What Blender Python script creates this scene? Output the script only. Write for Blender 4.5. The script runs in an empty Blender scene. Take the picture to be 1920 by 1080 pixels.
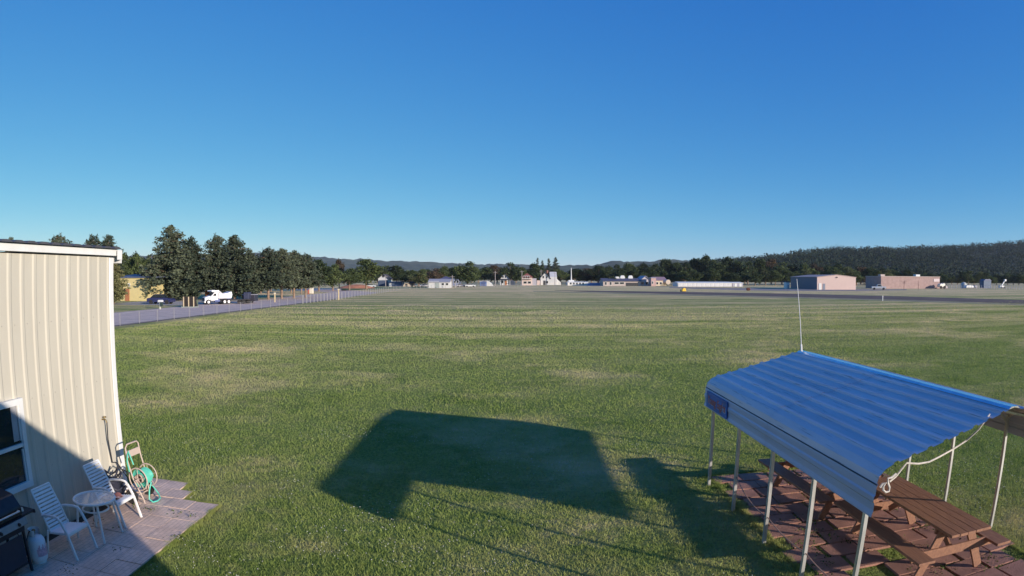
import bpy, math, random
import numpy as np
from mathutils import Vector, Matrix
random.seed(7); rng = np.random.default_rng(7)
S = bpy.context.scene; C = bpy.data.collections.new('place'); S.collection.children.link(C)
R = math.radians
# ---------------------------------------------------------------- camera (wide webcam lens, equisolid projection)
CAM_H = 3.9; F = 1231.0; PITCH = math.atan(21/F)
cd = bpy.data.cameras.new('camera'); cam = bpy.data.objects.new('camera', cd); C.objects.link(cam)
S.render.engine = 'CYCLES'
cd.type = 'PANO'; cd.sensor_width = 36
cd.panorama_type = 'FISHEYE_EQUISOLID'
cd.fisheye_lens = F/1920*36; cd.fisheye_fov = R(180)
cd.clip_start = 0.05; cd.clip_end = 12000
cam.location = (0, 0, CAM_H); cam.rotation_euler = (R(90)-PITCH, 0, 0); S.camera = cam
# ---------------------------------------------------------------- sky, sun, exposure
SUN = Vector((3.65, -2.85, 1.0)).normalized()
EL = math.asin(SUN.z); AZ = math.atan2(SUN.x, SUN.y)
W = bpy.data.worlds.new('World'); S.world = W; W.use_nodes = True
nt = W.node_tree; sky = nt.nodes.new('ShaderNodeTexSky'); sky.sky_type = 'NISHITA'; sky.sun_disc = False
sky.sun_elevation = EL; sky.sun_rotation = AZ; sky.altitude = 200; sky.air_density = 0.6; sky.dust_density = 0.0; sky.ozone_density = 6.0
EXPO = 0.75
_sp = nt.nodes.new('ShaderNodeSeparateColor'); _cb = nt.nodes.new('ShaderNodeCombineColor'); nt.links.new(sky.outputs[0], _sp.inputs[0])
for _i, (_g, _k) in enumerate(((1.34, 2.95), (.75, 1.06), (.27, .80))):      # the webcam's colour response to the sky
    _a = nt.nodes.new('ShaderNodeMath'); _a.operation = 'MULTIPLY'; _a.inputs[1].default_value = .13; nt.links.new(_sp.outputs[_i], _a.inputs[0])
    _m = nt.nodes.new('ShaderNodeMath'); _m.operation = 'MINIMUM'; _m.inputs[1].default_value = 1.2; nt.links.new(_a.outputs[0], _m.inputs[0])
    _b = nt.nodes.new('ShaderNodeMath'); _b.operation = 'POWER'; _b.inputs[1].default_value = _g; nt.links.new(_m.outputs[0], _b.inputs[0])
    _c = nt.nodes.new('ShaderNodeMath'); _c.operation = 'MULTIPLY'; _c.inputs[1].default_value = _k/.13/2**EXPO; nt.links.new(_b.outputs[0], _c.inputs[0]); nt.links.new(_c.outputs[0], _cb.inputs[_i])
nt.links.new(_cb.outputs[0], nt.nodes['Background'].inputs[0]); nt.nodes['Background'].inputs[1].default_value = 0.13
sl = bpy.data.lights.new('sun', 'SUN'); sl.energy = 3.7; sl.angle = R(0.5); sl.color = (1.0, 0.87, 0.74)
so = bpy.data.objects.new('sun', sl); C.objects.link(so); so.rotation_euler = SUN.to_track_quat('Z', 'Y').to_euler()
S.view_settings.view_transform = 'Standard'; S.view_settings.look = 'None'; S.view_settings.gamma = 1; S.view_settings.exposure = EXPO
S.cycles.max_bounces = 6; S.cycles.transparent_max_bounces = 12; S.cycles.use_denoising = True

# ---------------------------------------------------------------- picture <-> place
def ray(px, py):
    dx, dy = px-960, 540-py; r = math.hypot(dx, dy); th = 2*math.asin(min(1, r/(2*F))); s = math.sin(th)/max(r, 1e-9)
    v = (dx*s, math.cos(th), dy*s); c, q = math.cos(-PITCH), math.sin(-PITCH)
    return Vector((v[0], v[1]*c-v[2]*q, v[1]*q+v[2]*c))
def P(px, py, z=0.0):                       # point of height z seen at a pixel
    v = ray(px, py); t = (z-CAM_H)/v.z; return Vector((v.x*t, v.y*t, z))
def Y(px, py, y):                           # point at depth y
    v = ray(px, py); return Vector((0, 0, CAM_H))+v*(y/v.y)
def X(px, py, x):
    v = ray(px, py); return Vector((0, 0, CAM_H))+v*(x/v.x)

# ---------------------------------------------------------------- materials
def lk(t, a, b): t.links.new(a, b)
MATS = {}
def M(name, col, rough=.7, metal=0., var=.12, scale=4., col2=None, bump=0., bscale=30., stretch=(1, 1, 1), spec=.4, lo=.35, hi=.65, coord='Object', detail=5., emit=None, coat=0.):
    if name in MATS: return MATS[name]
    m = bpy.data.materials.new(name); m.use_nodes = True; t = m.node_tree; b = t.nodes['Principled BSDF']
    b.inputs['Roughness'].default_value = rough; b.inputs['Metallic'].default_value = metal
    b.inputs['Specular IOR Level'].default_value = spec; b.inputs['Coat Weight'].default_value = coat
    tc = t.nodes.new('ShaderNodeTexCoord'); mp = t.nodes.new('ShaderNodeMapping'); mp.inputs['Scale'].default_value = stretch
    lk(t, tc.outputs[coord], mp.inputs[0])
    n = t.nodes.new('ShaderNodeTexNoise'); n.inputs['Scale'].default_value = scale; n.inputs['Detail'].default_value = detail; n.inputs['Roughness'].default_value = .65
    lk(t, mp.outputs[0], n.inputs['Vector'])
    r = t.nodes.new('ShaderNodeValToRGB'); r.color_ramp.elements[0].position = lo; r.color_ramp.elements[1].position = hi
    c2 = col2 if col2 else tuple(min(1, c*(1+var)) for c in col); c1 = col if col2 else tuple(c*(1-var) for c in col)
    r.color_ramp.elements[0].color = (*c1, 1); r.color_ramp.elements[1].color = (*c2, 1)
    lk(t, n.outputs[0], r.inputs[0]); lk(t, r.outputs[0], b.inputs['Base Color'])
    if bump:
        n2 = t.nodes.new('ShaderNodeTexNoise'); n2.inputs['Scale'].default_value = bscale; n2.inputs['Detail'].default_value = 4
        lk(t, mp.outputs[0], n2.inputs['Vector']); bp = t.nodes.new('ShaderNodeBump'); bp.inputs['Strength'].default_value = bump; bp.inputs['Distance'].default_value = .02
        lk(t, n2.outputs[0], bp.inputs['Height']); lk(t, bp.outputs[0], b.inputs['Normal'])
    MATS[name] = m; return m

def grass_nodes(t, island=False):
    """colour of the turf from the place itself: mown swathes, dry patches, clover patches"""
    g = t.nodes.new('ShaderNodeNewGeometry')
    def noise(scale, stretch=(1, 1, 1), rot=0., detail=4., rough=.6):
        mp = t.nodes.new('ShaderNodeMapping'); mp.inputs['Rotation'].default_value = (0, 0, rot); mp.inputs['Scale'].default_value = stretch
        mp.vector_type = 'POINT'; lk(t, g.outputs['Position'], mp.inputs[0])
        n = t.nodes.new('ShaderNodeTexNoise'); n.inputs['Scale'].default_value = scale; n.inputs['Detail'].default_value = detail; n.inputs['Roughness'].default_value = rough
        lk(t, mp.outputs[0], n.inputs['Vector']); return n.outputs[0]
    def math_(op, a, b=None, v=None, clamp=False):
        m = t.nodes.new('ShaderNodeMath'); m.operation = op; m.use_clamp = clamp
        lk(t, a, m.inputs[0])
        if b is not None: lk(t, b, m.inputs[1])
        elif v is not None: m.inputs[1].default_value = v
        return m.outputs[0]
    def ramp(a, lo, hi):
        m = t.nodes.new('ShaderNodeMapRange'); m.inputs['From Min'].default_value = lo; m.inputs['From Max'].default_value = hi; m.interpolation_type = 'SMOOTHSTEP'
        lk(t, a, m.inputs['Value']); return m.outputs[0]
    streak = noise(1., (.012, .21, 1), R(31), 5., .65)
    streak2 = noise(1., (.03, .9, 1), R(31), 3., .6)
    patch = noise(.11, detail=6., rough=.62); fine = noise(2.3, detail=5., rough=.7); tuft = noise(14., detail=3., rough=.7)
    sep = t.nodes.new('ShaderNodeSeparateXYZ'); lk(t, g.outputs['Position'], sep.inputs[0])
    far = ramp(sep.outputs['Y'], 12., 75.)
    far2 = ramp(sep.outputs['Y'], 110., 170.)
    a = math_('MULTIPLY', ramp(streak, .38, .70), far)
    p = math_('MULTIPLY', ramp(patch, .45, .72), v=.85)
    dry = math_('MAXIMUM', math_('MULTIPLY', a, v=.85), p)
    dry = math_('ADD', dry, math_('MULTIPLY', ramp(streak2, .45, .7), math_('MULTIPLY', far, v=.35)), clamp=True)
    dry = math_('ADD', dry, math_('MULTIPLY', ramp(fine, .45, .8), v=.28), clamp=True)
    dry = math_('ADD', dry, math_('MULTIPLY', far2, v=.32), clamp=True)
    def mix(f, c1, c2):
        m = t.nodes.new('ShaderNodeMix'); m.data_type = 'RGBA'; lk(t, f, m.inputs[0])
        for i, c in ((6, c1), (7, c2)):
            if isinstance(c, tuple): m.inputs[i].default_value = (*c, 1)
            else: lk(t, c, m.inputs[i])
        return m.outputs[2]
    green = mix(ramp(tuft, .3, .7), (.125, .182, .040), (.285, .370, .092))
    lush = noise(.33, detail=5., rough=.65)
    green = mix(math_('MULTIPLY', ramp(lush, .48, .66), v=.65), green, (.085, .165, .022))
    for (cx, cy), rad in (((-11.2, 17.6), 2.2), ((-2.9, 8.6), .55), ((1.0, 9.6), .9), ((-5.2, 12.6), .9), ((3.3, 13.2), .8)):     # worn brownish spots
        vm = t.nodes.new('ShaderNodeVectorMath'); vm.operation = 'DISTANCE'; lk(t, g.outputs['Position'], vm.inputs[0]); vm.inputs[1].default_value = (cx, cy, 0)
        mr = t.nodes.new('ShaderNodeMapRange'); mr.inputs['From Min'].default_value = 0; mr.inputs['From Max'].default_value = rad; mr.inputs['To Min'].default_value = 1; mr.inputs['To Max'].default_value = 0; lk(t, vm.outputs['Value'], mr.inputs['Value'])
        dry = math_('ADD', dry, math_('MULTIPLY', mr.outputs[0], math_('MULTIPLY', ramp(fine, .3, .6), v=.5)), clamp=True)
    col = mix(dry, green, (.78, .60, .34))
    if island:
        col = mix(ramp(g.outputs['Random Per Island'], .0, 1.), col, (.42, .50, .14)); 
        m = t.nodes[-1]
        rr = math_('MULTIPLY', g.outputs['Random Per Island'], v=.55); lk(t, rr, m.inputs[0])
    return col, tuft, fine
def turf_material(island):
    m = bpy.data.materials.new('grass_blades' if island else 'turf'); m.use_nodes = True; t = m.node_tree; b = t.nodes['Principled BSDF']
    col, tuft, fine = grass_nodes(t, island); lk(t, col, b.inputs['Base Color']); b.inputs['Roughness'].default_value = .8; b.inputs['Specular IOR Level'].default_value = .15
    if not island:
        bp = t.nodes.new('ShaderNodeBump'); bp.inputs['Strength'].default_value = 1.; bp.inputs['Distance'].default_value = .16
        ad = t.nodes.new('ShaderNodeMath'); ad.operation = 'ADD'; lk(t, tuft, ad.inputs[0]); lk(t, fine, ad.inputs[1])
        lk(t, ad.outputs[0], bp.inputs['Height']); lk(t, bp.outputs[0], b.inputs['Normal'])
    else:
        tr = t.nodes.new('ShaderNodeBsdfTranslucent'); lk(t, col, tr.inputs[0]); mx = t.nodes.new('ShaderNodeMixShader'); mx.inputs[0].default_value = .3
        lk(t, b.outputs[0], mx.inputs[1]); lk(t, tr.outputs[0], mx.inputs[2]); lk(t, mx.outputs[0], t.nodes['Material Output'].inputs[0])
    return m
def leaf_material(name, c1, c2, trans=.2):
    m = bpy.data.materials.new(name); m.use_nodes = True; t = m.node_tree; b = t.nodes['Principled BSDF']
    g = t.nodes.new('ShaderNodeNewGeometry'); oi = t.nodes.new('ShaderNodeObjectInfo')
    n = t.nodes.new('ShaderNodeTexNoise'); n.inputs['Scale'].default_value = .45; n.inputs['Detail'].default_value = 3; lk(t, g.outputs['Position'], n.inputs['Vector'])
    r1 = t.nodes.new('ShaderNodeMath'); r1.operation = 'MULTIPLY_ADD'; lk(t, g.outputs['Random Per Island'], r1.inputs[0]); r1.inputs[1].default_value = .5; r1.inputs[2].default_value = -.25
    r2 = t.nodes.new('ShaderNodeMath'); r2.operation = 'ADD'; lk(t, r1.outputs[0], r2.inputs[0]); lk(t, n.outputs[0], r2.inputs[1])
    r3 = t.nodes.new('ShaderNodeMath'); r3.operation = 'MULTIPLY_ADD'; lk(t, oi.outputs['Random'], r3.inputs[0]); r3.inputs[1].default_value = .5; r3.inputs[2].default_value = -.25
    r4 = t.nodes.new('ShaderNodeMath'); r4.operation = 'ADD'; r4.use_clamp = True; lk(t, r2.outputs[0], r4.inputs[0]); lk(t, r3.outputs[0], r4.inputs[1])
    rp = t.nodes.new('ShaderNodeValToRGB'); rp.color_ramp.elements[0].position = .15; rp.color_ramp.elements[1].position = .85
    rp.color_ramp.elements[0].color = (*c1, 1); rp.color_ramp.elements[1].color = (*c2, 1); lk(t, r4.outputs[0], rp.inputs[0]); lk(t, rp.outputs[0], b.inputs['Base Color'])
    b.inputs['Roughness'].default_value = .75; b.inputs['Specular IOR Level'].default_value = .2
    tr = t.nodes.new('ShaderNodeBsdfTranslucent'); lk(t, rp.outputs[0], tr.inputs[0]); mx = t.nodes.new('ShaderNodeMixShader'); mx.inputs[0].default_value = trans
    lk(t, b.outputs[0], mx.inputs[1]); lk(t, tr.outputs[0], mx.inputs[2]); lk(t, mx.outputs[0], t.nodes['Material Output'].inputs[0])
    return m
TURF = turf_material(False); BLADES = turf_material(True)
white = M('white_paint', (.72, .72, .70), .45, var=.05, scale=3)
cream = M('cream_siding', (.475, .45, .375), .5, var=.05, scale=1.2, stretch=(1, 1, .3))
trimw = M('white_trim', (.66, .67, .66), .45, var=.04)
black = M('black_paint', (.022, .024, .03), .4, var=.3, scale=6)
rubber = M('rubber', (.025, .024, .024), .8, var=.3, scale=12)
glass_dark = M('window_glass', (.02, .024, .03), .06, var=.2, spec=.8)
steel = M('galvanised_steel', (.55, .55, .54), .42, .6, var=.18, scale=9, stretch=(1, 1, .3))
asphalt = M('road_asphalt', (.58, .45, .38), .9, var=.15, scale=.6, bump=.2, coord='Object')
dark_asphalt = M('runway_asphalt', (.12, .085, .072), .9, var=.25, scale=.25)
gravel = M('gravel', (.42, .38, .33), .95, var=.25, scale=1.2)
bark = M('bark', (.24, .165, .12), .9, var=.35, scale=3, bump=.4)
wood = M('stained_wood', (.34, .17, .10), .62, var=.0, col2=(.225, .11, .07), scale=5, stretch=(6, .7, 6), bump=.25, bscale=14)

# ---------------------------------------------------------------- mesh helpers
class MB:
    def __init__(s): s.v = []; s.f = []
    def add(s, vs, fs):
        o = len(s.v); s.v += [tuple(v) for v in vs]; s.f += [tuple(i+o for i in f) for f in fs]; return s
    def box(s, c, d, rz=0., rx=0., ry=0.):
        x, y, z = (k/2 for k in d); m = Matrix.Translation(c) @ Matrix.Rotation(rz, 4, 'Z') @ Matrix.Rotation(ry, 4, 'Y') @ Matrix.Rotation(rx, 4, 'X')
        vs = [m @ Vector(p) for p in ((-x, -y, -z), (x, -y, -z), (x, y, -z), (-x, y, -z), (-x, -y, z), (x, -y, z), (x, y, z), (-x, y, z))]
        return s.add(vs, [(0, 3, 2, 1), (4, 5, 6, 7), (0, 1, 5, 4), (1, 2, 6, 5), (2, 3, 7, 6), (3, 0, 4, 7)])
    def bar(s, a, b, w, h, up=(0, 0, 1)):
        a, b = Vector(a), Vector(b); d = (b-a).normalized(); u = Vector(up); q = d.cross(u)
        if q.length < 1e-4: q = d.cross(Vector((0, 1, 0)))
        q = q.normalized(); u = q.cross(d); vs = [p+q*i*w/2+u*j*h/2 for p in (a, b) for i, j in ((-1, -1), (1, -1), (1, 1), (-1, 1))]
        return s.add(vs, [(0, 1, 2, 3), (7, 6, 5, 4), (0, 4, 5, 1), (1, 5, 6, 2), (2, 6, 7, 3), (3, 7, 4, 0)])
    def tube(s, pts, r, n=8, cap=True):
        pts = [Vector(p) for p in pts]; rs = r if isinstance(r, (list, tuple)) else [r]*len(pts); vs = []; fs = []; q = None
        for i, p in enumerate(pts):
            d = (pts[min(i+1, len(pts)-1)]-pts[max(i-1, 0)]).normalized()
            if q is None: q = d.orthogonal().normalized()
            q = (q-d*q.dot(d)).normalized(); u = d.cross(q)
            vs += [p+(q*math.cos(2*math.pi*k/n)+u*math.sin(2*math.pi*k/n))*rs[i] for k in range(n)]
        for i in range(len(pts)-1):
            for k in range(n): a = i*n+k; b = i*n+(k+1) % n; fs.append((a, b, b+n, a+n))
        if cap: fs.append(tuple(range(n-1, -1, -1))); fs.append(tuple(range((len(pts)-1)*n, len(pts)*n)))
        return s.add(vs, fs)
    def lathe(s, prof, c=(0, 0, 0), n=20, axis='Z'):
        vs = []; fs = []
        for r, h in prof:
            for k in range(n):
                a = 2*math.pi*k/n; x, y = r*math.cos(a), r*math.sin(a)
                p = (x, y, h) if axis == 'Z' else ((h, x, y) if axis == 'X' else (x, h, y)); vs.append((p[0]+c[0], p[1]+c[1], p[2]+c[2]))
        for i in range(len(prof)-1):
            for k in range(n): a = i*n+k; b = i*n+(k+1) % n; fs.append((a, b, b+n, a+n))
        return s.add(vs, fs)
    def ring(s, c, R_, r, n=28, m=8, axis='Z'):
        pts = []; c = Vector(c)
        vs = []; fs = []
        for i in range(n):
            a = 2*math.pi*i/n
            for k in range(m):
                b = 2*math.pi*k/m; q = R_+r*math.cos(b); x, y, h = q*math.cos(a), q*math.sin(a), r*math.sin(b)
                vs.append(c+Vector((x, y, h) if axis == 'Z' else ((h, x, y) if axis == 'X' else (x, h, y))))
        for i in range(n):
            for k in range(m): a = i*m+k; b = i*m+(k+1) % m; c2 = ((i+1) % n)*m+(k+1) % m; d = ((i+1) % n)*m+k; fs.append((a, b, c2, d))
        return s.add(vs, fs)
    def prism(s, poly, a, b, axis='Y'):           # polygon (u, w) pushed from a to b along axis
        n = len(poly); mk = (lambda u, w, t: (u, t, w)) if axis == 'Y' else ((lambda u, w, t: (t, u, w)) if axis == 'X' else (lambda u, w, t: (u, w, t)))
        vs = [mk(u, w, a) for u, w in poly]+[mk(u, w, b) for u, w in poly]
        return s.add(vs, [tuple(range(n)), tuple(range(2*n-1, n-1, -1))]+[(i, i+n, (i+1) % n+n, (i+1) % n) for i in range(n)])
    def quad(s, *p): return s.add(p, [tuple(range(len(p)))])
def np_mesh(name, V, Fc):
    me = bpy.data.meshes.new(name); V = np.asarray(V, np.float32).reshape(-1, 3); Fc = np.asarray(Fc, np.int32); k = Fc.shape[1]
    me.vertices.add(len(V)); me.vertices.foreach_set('co', V.ravel()); me.loops.add(Fc.size); me.loops.foreach_set('vertex_index', Fc.ravel())
    me.polygons.add(len(Fc)); me.polygons.foreach_set('loop_start', np.arange(0, Fc.size, k, dtype=np.int32)); me.update(); me.validate(); return me
def part(name, mb, mat, parent=None, smooth=False, bevel=0., label=None):
    me = mb if isinstance(mb, bpy.types.Mesh) else bpy.data.meshes.new(name)
    if isinstance(mb, MB):
        me.from_pydata(mb.v, [], mb.f); me.update()
        import bmesh
        bm = bmesh.new(); bm.from_mesh(me); bmesh.ops.recalc_face_normals(bm, faces=bm.faces)
        if bevel: bmesh.ops.bevel(bm, geom=list(bm.edges), offset=bevel, segments=1, affect='EDGES', clamp_overlap=True)
        bm.to_mesh(me); bm.free()
    if mat and not me.materials: me.materials.append(mat)
    if smooth:
        me.polygons.foreach_set('use_smooth', [True]*len(me.polygons))
        try: me.set_sharp_from_angle(angle=R(40))
        except Exception: pass
    o = bpy.data.objects.new(name, me); C.objects.link(o)
    if parent: o.parent = parent
    if label: o['label'] = label
    return o
def tag(o, label, cat, group=None, kind=None):
    o['label'] = label; o['category'] = cat
    if group: o['group'] = group
    if kind: o['kind'] = kind
    return o
def thing(name, label, cat, loc=(0, 0, 0), rz=0., group=None):
    o = bpy.data.objects.new(name, None); C.objects.link(o); o.location = loc; o.rotation_euler = (0, 0, rz); o.empty_display_size = .3
    return tag(o, label, cat, group)
def struct(name, mb, mat, kind='structure', smooth=False):
    o = part(name, mb, mat, smooth=smooth); o['kind'] = kind; return o
def dup(root, loc=None, rz=None, scale=None, label=None, group=None):
    r = root.copy(); C.objects.link(r)
    if loc is not None: r.location = loc
    if rz is not None: r.rotation_euler = (0, 0, rz)
    if scale is not None: r.scale = scale
    if label: r['label'] = label
    if group: r['group'] = group
    for ch in list(root.children):
        c = ch.copy(); C.objects.link(c); c.parent = r
        for g in list(ch.children): d = g.copy(); C.objects.link(d); d.parent = c
    return r

# ================================================================ GROUND
gm = MB(); n = 60
gx = [-4500, -3000, -1500, -700, -400, -200, -100, -50, -20, -8, 0, 8, 20, 50, 100, 200, 400, 700, 1500, 3000, 4500]
gy = [-60, -20, 0, 8, 16, 30, 60, 100, 160, 260, 420, 700, 1200, 2500, 4600]
V_ = [(x, y, 0) for y in gy for x in gx]; k = len(gx)
gm.add(V_, [(j*k+i, j*k+i+1, (j+1)*k+i+1, (j+1)*k+i) for j in range(len(gy)-1) for i in range(k-1)])
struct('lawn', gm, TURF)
def strip(name, pts, mat, z=.008):
    m = MB(); q = [P(a, b) for a, b in pts]; m.quad(*[(p.x, p.y, z) for p in q]); return struct(name, m, mat)
def ribbon(name, edgeA, edgeB, mat, z=.008):
    m = MB(); A = [P(*p) for p in edgeA]; B = [P(*p) for p in edgeB]
    for i in range(len(A)-1): m.quad(*[(p.x, p.y, z) for p in (A[i], A[i+1], B[i+1], B[i])])
    return struct(name, m, mat)
# the access road runs straight away along the fence
m = MB(); m.quad((-45.2, 20, .01), (-33.6, 20, .01), (-31.6, 108, .01), (-33, 160, .01), (-45.2, 160, .01)); m.quad((-45.2, 160, .01), (-33, 160, .01), (-60, 215, .01), (-75, 205, .01)); struct('road', m, asphalt)
m = MB(); m.quad((-33.45, 20, .012), (-32.5, 20, .012), (-30.7, 112, .012), (-31.4, 112, .012)); struct('dirt_verge', m, M('verge_dirt', (.20, .16, .13), .95, var=.3, scale=.8))
m = MB(); m.quad((-110, 84, .012), (-45.3, 84, .012), (-45.3, 87, .012), (-110, 87.5, .012)); m.quad((-62, 88, .012), (-45.3, 88, .012), (-45.3, 112, .012), (-62, 103, .012)); struct('driveway', m, gravel)
ribbon('runway', [(1040, 544.7), (1100, 545.1), (1300, 547.6), (1500, 551), (1700, 556), (1930, 563)], [(1040, 545.0), (1100, 547.3), (1300, 552.4), (1500, 557.2), (1700, 562.6), (1930, 570.2)], dark_asphalt, .02)
ribbon('runway_shoulder', [(1000, 545.7), (1100, 548.2), (1300, 552.8), (1500, 557.6), (1700, 563), (1930, 570.8)], [(1000, 546.6), (1100, 549.4), (1300, 554.6), (1500, 559.2), (1700, 565), (1930, 573)], M('shoulder', (.29, .26, .17), .95, var=.2, scale=.5), .014)
ribbon('taxiway', [(1255, 538.2), (1400, 540.2), (1480, 541.8), (1610, 542.2), (1700, 542.4)], [(1255, 540.0), (1400, 544.6), (1480, 545.8), (1610, 545.6), (1700, 544)], M('apron_asphalt', (.30, .25, .22), .9, var=.15, scale=.2), .016)
ribbon('hayfield', [(640, 538.5), (700, 537.8), (800, 537)], [(640, 545), (700, 543), (800, 539.5)], M('tall_weeds', (.12, .17, .05), .9, var=.35, scale=.4), .01)
struct('dirt_mound', MB().lathe([(7, 0), (5.2, .6), (3, 1.1), (.01, 1.35)], P(668, 540.2), 14), M('orange_dirt', (.46, .19, .10), .95, var=.3, scale=.7), smooth=True)

# ================================================================ PATIO AND STONE FLOORS
pav = M('patio_paver', (.74, .55, .44), .85, var=.16, scale=1.4, bump=.5, bscale=60)
redpav = M('red_paver', (.33, .17, .13), .85, var=.22, scale=2.0, bump=.5, bscale=50)
m = MB(); st = .457
def slab(m, cx, cy, w, d, h=.045, rz=0., tilt=(0, 0)):
    m.box((cx, cy, h/2+.004), (w, d, h), rz, tilt[0], tilt[1])
y = 1.79
while y < 9.7:
    x = -4.99-st/2
    while x > -7.0:
        slab(m, x+random.uniform(-.004, .004), y+random.uniform(-.004, .004), st-.012, st-.012, .045+random.uniform(-.004, .004), random.uniform(-.006, .006), (random.uniform(-.006, .006), random.uniform(-.006, .006)))
        x -= st
    y += st
for i in range(3): slab(m, -5.99-i*.45+.0, 10.05+random.uniform(-.01, .01), .44, .45, .045, .02)
for i in range(2): slab(m, -6.3-i*.45, 10.5, .44, .44, .042, .04)
part_bed = MB().box((-6.02, 5.7, .012), (2.06, 8.1, .02)); struct('paver_joint_soil', part_bed, M('joint_soil', (.07, .055, .04), .95, var=.3, scale=5))
struct('patio', m, pav)
m = MB()
yy = 5.0; row = 0
while yy < 12.0:
    xx = 4.12+(row % 2)*.2+(.3 if row < 3 else 0)
    while xx < 7.3:
        if random.random() > .07:
            slab(m, xx+random.uniform(-.02, .02), yy+random.uniform(-.02, .02), .56+random.uniform(-.04, .01), .44+random.uniform(-.03, .01), .03+random.uniform(-.006, .006), random.uniform(-.05, .05), (random.uniform(-.01, .01), random.uniform(-.01, .01)))
        xx += .60
    yy += .475; row += 1
struct('paver_floor', m, redpav)

def score(mat, w, h, dark, rot=0.):
    t = mat.node_tree; b = t.nodes['Principled BSDF']; tc = t.nodes.new('ShaderNodeTexCoord'); mp = t.nodes.new('ShaderNodeMapping'); mp.inputs['Rotation'].default_value = (0, 0, rot); lk(t, tc.outputs['Object'], mp.inputs[0])
    br = t.nodes.new('ShaderNodeTexBrick'); br.inputs['Scale'].default_value = 1.; br.inputs['Brick Width'].default_value = w; br.inputs['Row Height'].default_value = h; br.inputs['Mortar Size'].default_value = .004; br.inputs['Mortar Smooth'].default_value = .3
    br.inputs['Color1'].default_value = (1, 1, 1, 1); br.inputs['Color2'].default_value = (.88, .88, .88, 1); br.inputs['Mortar'].default_value = (dark, dark, dark, 1); lk(t, mp.outputs[0], br.inputs['Vector'])
    mx = t.nodes.new('ShaderNodeMix'); mx.data_type = 'RGBA'; mx.blend_type = 'MULTIPLY'; mx.inputs[0].default_value = 1.; src = b.inputs['Base Color'].links[0].from_socket; lk(t, src, mx.inputs[6]); lk(t, br.outputs[0], mx.inputs[7]); lk(t, mx.outputs[2], b.inputs['Base Color'])
score(pav, .1524, .0762, .55, R(90))

# ================================================================ METAL BUILDING ON THE LEFT
WX = -7.07; YE = 9.91; ZE = 4.27
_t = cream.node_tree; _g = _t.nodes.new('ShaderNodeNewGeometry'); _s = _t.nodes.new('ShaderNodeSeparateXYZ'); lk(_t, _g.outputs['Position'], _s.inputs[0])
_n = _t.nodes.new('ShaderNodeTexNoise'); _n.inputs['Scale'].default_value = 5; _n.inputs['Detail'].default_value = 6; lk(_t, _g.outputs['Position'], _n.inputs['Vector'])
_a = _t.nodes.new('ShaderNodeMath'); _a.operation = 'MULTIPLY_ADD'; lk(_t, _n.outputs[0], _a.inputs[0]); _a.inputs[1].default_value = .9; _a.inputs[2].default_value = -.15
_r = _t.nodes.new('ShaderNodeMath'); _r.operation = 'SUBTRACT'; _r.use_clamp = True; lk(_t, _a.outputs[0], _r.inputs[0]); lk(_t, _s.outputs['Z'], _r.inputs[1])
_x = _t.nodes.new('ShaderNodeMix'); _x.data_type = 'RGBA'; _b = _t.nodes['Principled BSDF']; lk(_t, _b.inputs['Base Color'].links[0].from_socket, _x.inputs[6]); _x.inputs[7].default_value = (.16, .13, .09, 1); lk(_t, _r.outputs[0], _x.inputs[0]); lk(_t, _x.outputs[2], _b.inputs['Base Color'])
b = thing('metal_building', 'tall cream ribbed metal building with white trim at the left edge', 'building', (WX, YE, 0))
m = MB(); pr = []; y = -6.0
rp = .305
while y < YE-.1-rp*.5:                 # rib profile along y, bump toward +x
    pr += [(y, 0.), (y+rp*.62, 0.), (y+rp*.72, .017), (y+rp*.90, .017), (y+rp, 0.)]; y += rp
pr.append((YE-.11, 0.))
vs = []; fs = []
zs = [0, 1.4, 2.8, ZE]
for z in zs: vs += [(p[1], p[0]-YE, z) for p in pr]
k = len(pr); fs = [(j*k+i, j*k+i+1, (j+1)*k+i+1, (j+1)*k+i) for j in range(len(zs)-1) for i in range(k-1)]
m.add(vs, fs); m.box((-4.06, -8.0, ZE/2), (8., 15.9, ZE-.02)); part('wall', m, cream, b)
m = MB(); yy = pr[0][0]
for zz in (1.05, 2.15, 3.25):
    for i in range(52):
        y_ = -6.0+i*rp+.05
        if y_ > YE-.15: break
        m.box((.003, y_-YE, zz), (.008, .013, .013))
o = part('screw', m, M('screw_grey', (.3, .29, .26), .6), b); o['kind'] = 'stuff'
part('corner_trim', MB().box((-.035, -.045, ZE/2), (.13, .13, ZE-.01)), trimw, b, bevel=.006)
part('fascia', MB().box((.045, -8.0, ZE+.085), (.05, 16.2, .115)), trimw, b, bevel=.004)
m = MB(); y = -16.
while y < .16:
    m.add([(.13, y, ZE+.148), (.13, y+.08, ZE+.186), (.13, y+.2, ZE+.186), (.13, y+.305, ZE+.148), (-8.2, y, ZE+.30), (-8.2, y+.08, ZE+.34), (-8.2, y+.2, ZE+.34), (-8.2, y+.305, ZE+.30)],
          [(0, 1, 5, 4), (1, 2, 6, 5), (2, 3, 7, 6), (0, 3, 2, 1)]); y += .305
part('roof', m, M('dark_roof_metal', (.09, .09, .10), .5, .3, var=.15), b)
part('rake_trim', MB().prism([(.12, ZE+.13), (.12, ZE-.1), (.0, ZE-.1), (-8.2, ZE+.1), (-8.2, ZE+.29)], .14, .17).box((.125, .09, ZE+.045), (.02, .14, .17)), trimw, b)
w0 = X(35, 745, WX); w1 = X(58, 908, WX)
wy1 = (w0.y+w1.y)/2-YE; wz1 = w0.z; wz0 = w1.z; wy0 = wy1-1.15
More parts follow.
